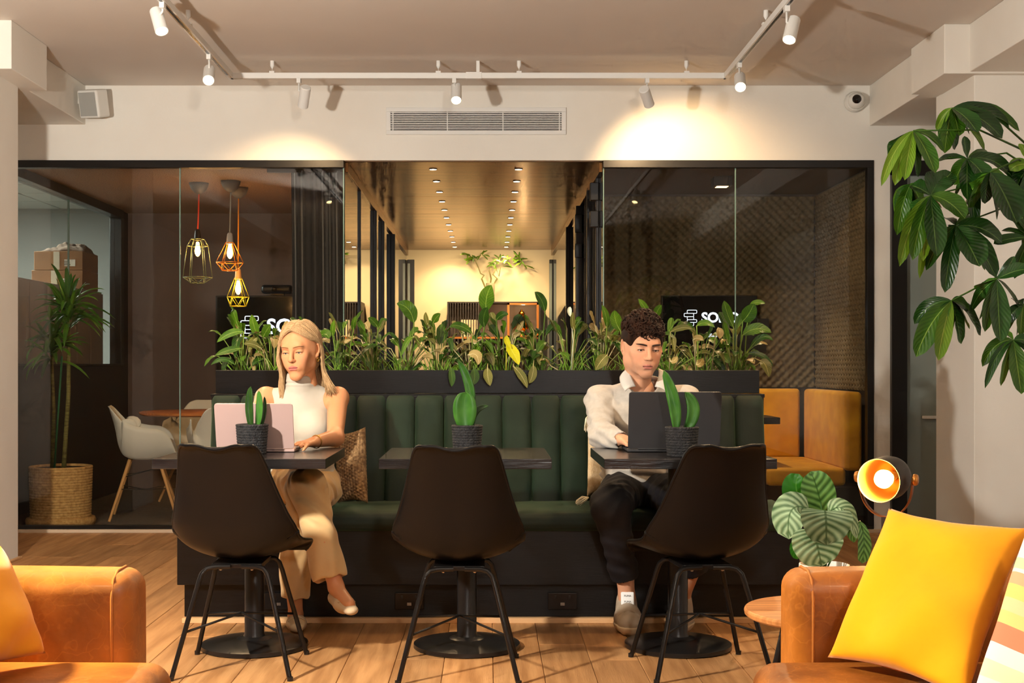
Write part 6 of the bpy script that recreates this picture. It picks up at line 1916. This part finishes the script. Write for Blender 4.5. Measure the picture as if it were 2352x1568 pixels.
# hair
HBL = mat('blonde_hair', (190, 156, 112), 0.5, col2=(134, 100, 64), nscale=120, stretch=(3, 3, 0.15), nmix=(0.3, 0.75), spec=0.6, bump=0.3, bscale=260)
hm = MB()
hr = random.Random(21)
def hp(p):
    return Vector(Mw @ (np.array(p) * wsc) + wl)
def skull(az, el, k=1.0):
    return ((0.0765 * k) * math.sin(az) * math.cos(el), 0.018 - (0.096 * k) * math.cos(az) * math.cos(el), 0.036 + 0.088 * k * math.sin(el))
for s in (-1, 1):
    NST = 300
    for i in range(NST):
        q = (i / (NST - 1)) ** 1.35
        yp = -0.074 + 0.165 * q                    # along the parting, forehead to crown
        z0 = 0.037 + 0.0895 * math.sqrt(max(0.02, 1 - ((yp - 0.018) / 0.098) ** 2))
        k = 1.05 + 0.10 * hr.random()
        if yp < -0.03: z0 += 0.004
        a0 = 38 if s < 0 else 66
        az = s * (math.radians(a0) + math.radians(168 - a0) * q + hr.uniform(-0.05, 0.05))
        pts = [Vector((s * 0.001, yp, z0 * 1.015))]
        for e_ in (1.2, 0.9, 0.55, 0.2):
            w_ = (1.3 - e_) / 1.1
            a2 = az * (0.62 + 0.38 * w_) if abs(az) < 1.5 else az
            pts.append(Vector(skull(a2, e_, k + 0.035)))
        ps = Vector(skull(az, -0.08, k + 0.045))
        if s < 0: ps.y = max(ps.y, -0.062)
        pts.append(ps)
        FP = [(0, -0.066, 0.094), (0.024, -0.068, 0.083), (0.047, -0.062, 0.062), (0.064, -0.052, 0.034), (0.076, -0.046, 0.002), (0.082, -0.046, -0.032)] if s < 0 else \
             [(0, -0.066, 0.094), (0.026, -0.066, 0.084), (0.050, -0.056, 0.066), (0.068, -0.032, 0.047), (0.079, 0.0, 0.034), (0.085, 0.036, 0.0)]
        mt_ = max(0.0, 1 - q / 0.32) ** 0.8
        for j_ in range(6):
            fp = Vector((s * FP[j_][0], FP[j_][1], FP[j_][2])) * (1.02 + 0.11 * hr.random())
            pts[j_] = pts[j_].lerp(fp, mt_)
        ps = pts[5]
        end = (-0.222 if s < 0 else -0.185) - 0.03 * hr.random()
        px_ = math.copysign(max(abs(ps.x) * 0.98, 0.056), s) if abs(az) < 2.2 else ps.x
        fl = 0.0 if s < 0 else 0.03 * hr.random() + 0.01
        pts.append(Vector((px_ * 0.99, ps.y * 0.92 + 0.004, -0.085)))
        pts.append(Vector((px_ * (0.98 + 0.2 * hr.random()) + s * fl * 0.4, ps.y * 0.75, -0.145)))
        pts.append(Vector((px_ * (0.85 + 0.4 * hr.random()) + s * (0.004 + fl), ps.y * 0.6 - 0.02 + 0.03 * hr.random(), end)))
        rr = [0.0016, 0.003, 0.0036, 0.004, 0.0042, 0.0042, 0.0038, 0.003, 0.0007]
        P2 = []; R2 = []
        for j in range(len(pts) - 1):
            g0, g1, g2, g3 = pts[max(j - 1, 0)], pts[j], pts[j + 1], pts[min(j + 2, len(pts) - 1)]
            for t_ in (0, 0.34, 0.67):
                P2.append(Vector([cr(g0[c_], g1[c_], g2[c_], g3[c_], t_) for c_ in range(3)])); R2.append(rr[j] * (1 - t_) + rr[j + 1] * t_)
        P2.append(pts[-1]); R2.append(rr[-1])
        hm.tube([hp(p) for p in P2], [r * wsc * hr.uniform(0.5, 1.0) for r in R2], n=5, flat=0.7)
f = Field((-0.11, -0.12, -0.12), (0.11, 0.14, 0.15), 0.0026)
f.ell((0, 0.022, 0.038), (0.0765, 0.096, 0.0875), 0.01)
f.ell((0, 0.06, -0.04), (0.066, 0.052, 0.07), 0.03)
f.ell((0, -0.085, -0.02), (0.082, 0.082, 0.085), 0.012, cut=True)
f.ell((0, -0.115, 0.045), (0.066, 0.085, 0.064), 0.01, cut=True)
f.cone((-0.12, 0.01, -0.012), (0.12, 0.01, -0.012), 0.034, 0.034, 0.01, cut=True)
Vc, Qc = f.mesh()
np_object('hairline', [((Vc * wsc) @ Mw.T + wl, Qc)], HBL, woman)
hm.build('hair', HBL, woman, smooth=True)
GOLDJ = mat('gold_jewellery', (226, 180, 90), 0.2, metal=1.0)
ec = hp((0.079, 0.004, -0.043))
MB().tube([ec + Vector((0.006 * math.sin(2 * PI * k / 14) * 0.6, 0.004 * math.sin(2 * PI * k / 14), 0.0075 * math.cos(2 * PI * k / 14))) for k in range(15)], 0.0022, n=6).build('earring', GOLDJ, woman, smooth=True)
wq = Vector((-0.692, 5.20, 0.781)); wd_ = Vector((-0.42, -0.9, 0)).normalized(); wa = wd_.orthogonal().normalized(); wb_ = wd_.cross(wa)
MB().tube([wq + (wa * math.cos(2 * PI * k / 20) + wb_ * math.sin(2 * PI * k / 20)) * 0.0262 for k in range(22)], 0.002, n=6).build('bracelet', GOLDJ, woman, smooth=True)

# ------------------------------------------------------------------ the man
MSK = (202, 146, 112)
SKINM = vcolmat('skin_man', 0.45, 0.12)
ml_ = np.array((0.657, 5.47, 1.163)); msc = 1.04
Vm, Qm, V0m = make_head(msc, True)
Vmh, Mm = place_head(Vm, ml_, math.radians(10), math.radians(10), math.radians(2))
col_m = skin_cols(V0m, MSK, (180, 112, 96), True)
b = Field((0.30, 5.02, 0.0), (1.06, 5.80, 1.02), 0.0050)
mL, mR = (0.485, 5.55, 0.935), (0.85, 5.55, 0.935)
b.cone((0.665, 5.62, 0.60), (0.665, 5.58, 0.88), 0.1, 0.09, 0.03); b.cone((0.665, 5.57, 0.86), (0.665, 5.535, 0.985), 0.07, 0.05, 0.04)
arms = ((mL, (0.475, 5.36, 0.80), (0.545, 5.19, 0.786), (0.35, -0.95, -0.05), (-1, 0.2, 0)), (mR, (0.90, 5.36, 0.80), (0.845, 5.20, 0.786), (-0.3, -1, -0.05), (1, 0.2, 0)))
for sh, el, wr, pd, od in arms:
    b.cone((0.665, 5.57, 0.9), sh, 0.06, 0.04, 0.04); b.cone(sh, el, 0.042, 0.035, 0.02); b.cone(el, wr, 0.036, 0.026, 0.012)
    hand(b, wr, pd, od, (0, 0, 1), 0.3, 1.03)
for kn, an, toe in (((0.555, 5.30, 0.34), (0.578, 5.355, 0.13), (0.575, 5.24, 0.05)), ((0.86, 5.28, 0.34), (0.81, 5.37, 0.13), (0.775, 5.27, 0.05))):
    b.cone(kn, an, 0.046, 0.033, 0.02); b.cone(an, (an[0], an[1] - 0.02, 0.05), 0.031, 0.026, 0.02); b.cone((an[0], an[1] - 0.02, 0.05), toe, 0.024, 0.02, 0.02)
b.floor_cut(0.4815, -9, 9, 5.37, 9); b.floor_cut(0.7525, 0.4, 1.07, 4.6, 5.31); b.floor_cut(0.7685, 0.53, 0.92, 4.9, 5.27)
Vb, Qb = b.mesh()
man = np_object('person', [(Vmh, Qm), (Vb, Qb)], SKINM, cols=np.concatenate([col_m, np.tile(np.array(s2l(MSK)), (len(Vb), 1))]))
tag(man, 'dark curly-haired person in a light grey polo sweater using the dark laptop', 'person')
BROWD = mat('brow_dark', (44, 28, 20), 0.8)
eye_parts(man, msc, ml_, Mm, True, mat('lash_dark', (34, 24, 20), 0.7), BROWD, 0.0036, V0m)
# sweater
SWM = mat('grey_sweater', (182, 172, 158), 0.9, col2=(174, 164, 150), nscale=60, bump=0.35, bscale=18, sheen=0.3)
g = Field((0.36, 5.14, 0.50), (0.98, 5.80, 1.02), 0.0045)
g.cone((0.665, 5.63, 0.55), (0.665, 5.61, 0.68), 0.172, 0.155, 0.03, flat=((0, 1, 0), 0.72))
g.cone((0.665, 5.61, 0.68), (0.665, 5.58, 0.86), 0.155, 0.172, 0.04, flat=((0, 1, 0), 0.72))
for (sh, el, wr, pd, od), s in zip(arms, (-1, 1)):
    g.cone((0.665, 5.56, 0.92), sh, 0.078, 0.062, 0.04)
    g.cone(sh, el, 0.064, 0.053, 0.03); g.cone(el, np.array(wr) + (np.array(el) - np.array(wr)) * 0.12, 0.054, 0.037, 0.02)
    g.ell((0.665 + s * 0.08, 5.50, 0.865), (0.085, 0.045, 0.06), 0.04)
    w0 = np.array(wr) + (np.array(el) - np.array(wr)) * 0.12
    g.cone(w0 + (w0 - np.array(el)) * 0.12, w0 + (w0 - np.array(el)) * 0.5, 0.033, 0.033, 0.004, cut=True)
g.cone((0.665, 5.55, 0.94), (0.665, 5.53, 0.975), 0.078, 0.067, 0.03)
g.ell((0.664, 5.475, 0.985), (0.032, 0.06, 0.05), 0.012, cut=True)
g.cone((0.665, 5.53, 0.95), (0.665, 5.51, 1.02), 0.057, 0.063, 0.006, cut=True)
g.warp(lambda x, y, z: 0.003 * np.sin(80 * z + 30 * x + 60 * y + 2.5 * np.sin(x * 24)) * np.clip((0.95 - z) / 0.1, 0, 1) + 0.003 * np.sin(120 * z - 50 * y) * (np.abs(x - 0.665) > 0.13) + 0.003 * np.sin(z * 160 + x * 14) * np.clip((0.68 - z) / 0.06, 0, 1))
g.floor_cut(0.4815, -9, 9, 5.37, 9); g.floor_cut(0.7525, 0.4, 1.07, 4.6, 5.31); g.floor_cut(0.7685, 0.53, 0.92, 4.9, 5.27)
np_object('polo_sweater', [g.mesh()], SWM, man)
# collar leaves
COLM = mat('grey_collar', (196, 188, 176), 0.85, bump=0.3, bscale=300)
for s, (A_, I_, T_, O_) in ((-1, (P(1446, 846, 5.505), P(1460, 887, 5.445), P(1436, 898, 5.432), P(1424, 866, 5.50))), (1, (P(1512, 846, 5.505), P(1504, 888, 5.445), P(1530, 900, 5.432), P(1537, 868, 5.50)))):
    nk = Vector((0.665, 5.56, 0.95))
    def cf(u, v, A_=A_, I_=I_, T_=T_, O_=O_):
        p = (A_ * (1 - u) + I_ * u) * (1 - v) + (O_ * (1 - u) + T_ * u) * v
        d = p - nk; d.z = 0; d.normalize()
        return p + d * (0.010 * math.sin(PI * u) + 0.006 * math.sin(PI * v)) + Vector((0, 0, 0.005 * math.sin(PI * v)))
    MB().grid(cf, 12, 8).build('collar', COLM, man, smooth=True, solid=0.004)
MB().grid(lambda u, v: Vector((0.665 + (0.066 + 0.026 * v) * math.cos(PI * (0.02 + 0.96 * u)), 5.51 + (0.062 + 0.03 * v) * math.sin(PI * (0.02 + 0.96 * u)), 1.046 - 0.012 * abs(2 * u - 1) ** 2 - 0.045 * v)), 20, 5).build('collar', COLM, man, smooth=True, solid=0.004)
for k in range(2):
    MB().lathe([(0, 0), (0.005, 0), (0.005, 0.002), (0, 0.003)], (0.664, 5.452 - 0.006 * k, 0.952 - 0.03 * k), (0, -1, 0.3), n=14).build('button', mat('grey_button', (120, 116, 112), 0.4), man, smooth=True)
# trousers
JE = mat('black_trousers', (26, 24, 26), 0.8, col2=(20, 19, 22), nscale=30, bump=0.25, bscale=24)
g = Field((0.34, 5.0, 0.14), (1.0, 5.80, 0.66), 0.0048)
g.cone((0.665, 5.63, 0.52), (0.665, 5.62, 0.58), 0.16, 0.15, 0.03, flat=((0, 1, 0), 0.75))
for s, hp_, kn, an in ((-1, (0.585, 5.60, 0.545), (0.492, 5.17, 0.525), (0.562, 5.325, 0.235)), (1, (0.745, 5.60, 0.545), (0.80, 5.16, 0.525), (0.845, 5.31, 0.26))):
    g.cone(hp_, kn, 0.092, 0.077, 0.03); g.cone(kn, an, 0.074, 0.056, 0.03)
    d_ = np.array(an) - np.array(kn); d_ /= np.linalg.norm(d_)
    g.cone(np.array(an) - d_ * 0.045, np.array(an) - d_ * 0.0, 0.063, 0.062, 0.004)
    pl = np.array(an) + d_ * 0.012
    ax = [g.lo[k] + np.arange(g.n[k]) * g.h for k in range(3)]
    Xg, Yg, Zg = np.meshgrid(*ax, indexing='ij')
    dd = (Xg - pl[0]) * d_[0] + (Yg - pl[1]) * d_[1] + (Zg - pl[2]) * d_[2]
    g.F = np.where(((Xg < 0.69) if s < 0 else (Xg >= 0.69)) & (Zg < 0.36), np.maximum(g.F, dd), g.F).astype(np.float32)
    g.cone(pl - d_ * 0.03, pl + d_ * 0.06, 0.05, 0.05, 0.004, cut=True)
g.warp(lambda x, y, z: 0.0035 * np.sin(70 * y + 60 * z - 50 * x + 2 * np.sin(x * 30)) * np.clip((z - 0.44) / 0.06, 0, 1) + 0.0025 * np.sin(110 * z + 30 * x) * np.clip((0.46 - z) / 0.06, 0, 1))
g.floor_cut(0.4815, -9, 9, 5.37, 9)
np_object('trousers', [g.mesh()], JE, man)
# sneakers
SNK = mat('taupe_sneaker', (178, 158, 134), 0.7, col2=(166, 146, 122), nscale=12)
SOLE = mat('sneaker_sole', (204, 178, 142), 0.6)
TONG = mat('sneaker_tongue', (228, 226, 220), 0.7)
for n_, (hl, tl) in enumerate((((0.580, 5.395, 0.05), (0.572, 5.215, 0.045)), ((0.815, 5.395, 0.05), (0.775, 5.245, 0.045)))):
    hl = np.array(hl); tl = np.array(tl); up_ = np.array((0, 0, 1.0)); di = (tl - hl) / np.linalg.norm(tl - hl); sd_ = np.cross(di, up_)
    f = Field(np.minimum(hl, tl) - 0.09, np.maximum(hl, tl) + 0.13, 0.0034)
    f.cone(hl + up_ * 0.01, hl * 0.4 + tl * 0.6 + up_ * 0.002, 0.043, 0.05, 0.03); f.cone(hl * 0.4 + tl * 0.6, tl + up_ * 0.002, 0.051, 0.045, 0.03, flat=((0, 0, 1), 0.88))
    f.cone(hl + up_ * 0.03, hl + up_ * 0.07 + di * 0.015, 0.038, 0.036, 0.02); f.cone(hl + di * 0.03 + up_ * 0.05, hl + di * 0.10 + up_ * 0.02, 0.036, 0.036, 0.03)
    f.cone(hl + up_ * 0.07 + di * 0.02, hl + up_ * 0.14 + di * 0.03, 0.030, 0.04, 0.006, cut=True)
    f.plane_cut((0, 0, 0.022), (0, 0, -1))
    f.cone(tl - di * 0.028 - sd_ * 0.05 + up_ * 0.02, tl - di * 0.022 + up_ * 0.048, 0.0026, 0.0026, 0.003, cut=True); f.cone(tl - di * 0.028 + sd_ * 0.05 + up_ * 0.02, tl - di * 0.022 + up_ * 0.048, 0.0026, 0.0026, 0.003, cut=True)
    sh = np_object('sneaker', [f.mesh()], SNK, man)
    f = Field(np.minimum(hl, tl) - 0.09, np.maximum(hl, tl) + 0.1, 0.0034)
    f.cone(hl, hl * 0.4 + tl * 0.6, 0.047, 0.055, 0.03); f.cone(hl * 0.4 + tl * 0.6, tl + di * 0.004, 0.055, 0.05, 0.03)
    f.plane_cut((0, 0, 0.001), (0, 0, -1)); f.plane_cut((0, 0, 0.036), (0, 0, 1))
    np_object('sole', [f.mesh()], SOLE, sh)
    tc_ = Vector(hl + di * 0.088 + up_ * 0.078)
    tn = Vector(di * 0.75 + up_ * 0.45).normalized(); tu = Vector(up_ * 0.9 - di * 0.3).normalized()
    tg_ = MB().rbox(-0.027, 0.027, -0.006, 0.006, -0.03, 0.03, 0.005, 3)
    Rm = Matrix((Vector(sd_), -tn, tu)).transposed()
    tg_.v = [tuple(tc_ + Rm @ Vector(v_)) for v_ in tg_.v]
    to = tg_.build('tongue', TONG, sh, smooth=True, merge=True)
    if n_ == 0:
        for k, zz in enumerate((0.012, -0.012)):
            lt_ = text('lettering', 'PUMA', 0.011, INK, to, tc_ + tn * 0.0068 + tu * zz, Rm.to_euler(), 0.0002)
            lt_.rotation_euler = Matrix((-Vector(sd_), tu, tn)).transposed().to_euler()
    for k in range(4):
        p = Vector(hl + di * (0.092 + 0.019 * k) + up_ * (0.066 - 0.0105 * k))
        MB().tube([p - Vector(sd_) * 0.024 - Vector((0, 0, 0.006)), p + Vector(di) * 0.004, p + Vector(sd_) * 0.024 - Vector((0, 0, 0.006))], 0.0036, n=6).build('lace', TONG, sh, smooth=True)
# hair: close-cropped sides and a mass of curls
HDK = mat('dark_curls', (46, 26, 16), 0.65, col2=(26, 14, 9), nscale=40, spec=0.25)
f = Field((-0.11, -0.12, -0.06), (0.11, 0.14, 0.15), 0.0024)
f.ell((0, 0.022, 0.042), (0.084, 0.102, 0.091), 0.01)
f.ell((0, -0.02, 0.072), (0.068, 0.07, 0.062), 0.03)
f.ell((0, -0.018, 0.035), (0.0745, 0.07, 0.065), 0.01)
f.ell((0, -0.105, 0.0), (0.067, 0.092, 0.075), 0.012, cut=True)
f.cone((-0.12, -0.035, -0.036), (0.12, -0.035, -0.036), 0.034, 0.034, 0.01, cut=True)
f.cone((-0.12, 0.02, -0.012), (0.12, 0.02, -0.012), 0.027, 0.027, 0.008, cut=True)
f.plane_cut((0, 0.05, -0.035), (0, -0.2, -1))
Vc, Qc = f.mesh()
Vl = Vc.copy()
Vc = (Vc * msc) @ Mm.T + ml_
cm = MB()
cr_ = random.Random(4)
tr = lambda p: Vector(Mm @ (np.array(p) * msc) + ml_)
for i in range(330):
    az = cr_.uniform(-PI, PI); el = math.asin(cr_.uniform(0.22, 1.0))
    if abs(az) < 0.9 and el < 0.7: el = cr_.uniform(0.7, 1.25)
    if 0.9 <= abs(az) < 1.25 and el < 0.45: el += 0.35
    k = 1.06 + 0.1 * cr_.random()
    c = Vector((0.076 * k * math.sin(az) * math.cos(el), 0.012 - 0.098 * k * math.cos(az) * math.cos(el), 0.05 + 0.09 * k * math.sin(el)))
    n = (c - Vector((0, 0.015, 0.04))).normalized()
    a = n.orthogonal().normalized(); b2 = n.cross(a)
    r = cr_.uniform(0.006, 0.0115); t0 = cr_.uniform(0, 6.28); tl_ = cr_.uniform(-0.5, 0.5)
    turns = cr_.uniform(0.8, 1.5)
    pts = []
    for j in range(11):
        q = t0 + turns * 2 * PI * j / 10
        pts.append(tr(c + a * (r * math.cos(q)) + b2 * (r * math.sin(q)) + n * (0.006 * math.sin(q + tl_) + 0.006 * j / 10 - 0.004)))
    cm.tube(pts, [0.0015] + [0.0042] * 9 + [0.0012], n=6)
edge = Vl[(Vl[:, 1] < -0.036) & (Vl[:, 2] < 0.1) & (Vl[:, 2] > 0.062)]
for i in range(110):
    c = Vector(edge[cr_.randrange(len(edge))])
    n = (c - Vector((0, 0.015, 0.03))).normalized(); a = n.orthogonal().normalized(); b2 = n.cross(a)
    r = cr_.uniform(0.005, 0.009); t0 = cr_.uniform(0, 6.28)
    cm.tube([tr(c + a * (r * math.cos(t0 + 0.62 * j)) + b2 * (r * math.sin(t0 + 0.62 * j)) + n * (0.0015 + 0.003 * math.sin(j * 0.62))) for j in range(11)], [0.0012] + [0.0034] * 9 + [0.001], n=6)
for px_, dz in ((-0.022, 0.0), (-0.008, -0.006), (0.018, 0.002), (-0.035, 0.006), (0.004, 0.002)):
    pts = [tr((px_ + 0.008 * math.cos(j * 0.75), -0.094 + 0.002 * j * 0.2, 0.074 - 0.0026 * j + dz + 0.006 * math.sin(j * 0.75))) for j in range(10)]
    cm.tube(pts, [0.002] + [0.0026] * 8 + [0.001], n=6)
Vt = np.array([tuple(v) for v in cm.v]); 
hair = cm.build('hair', HDK, man, smooth=True)
np_object('hairline', [(Vc, Qc)], HDK, man)
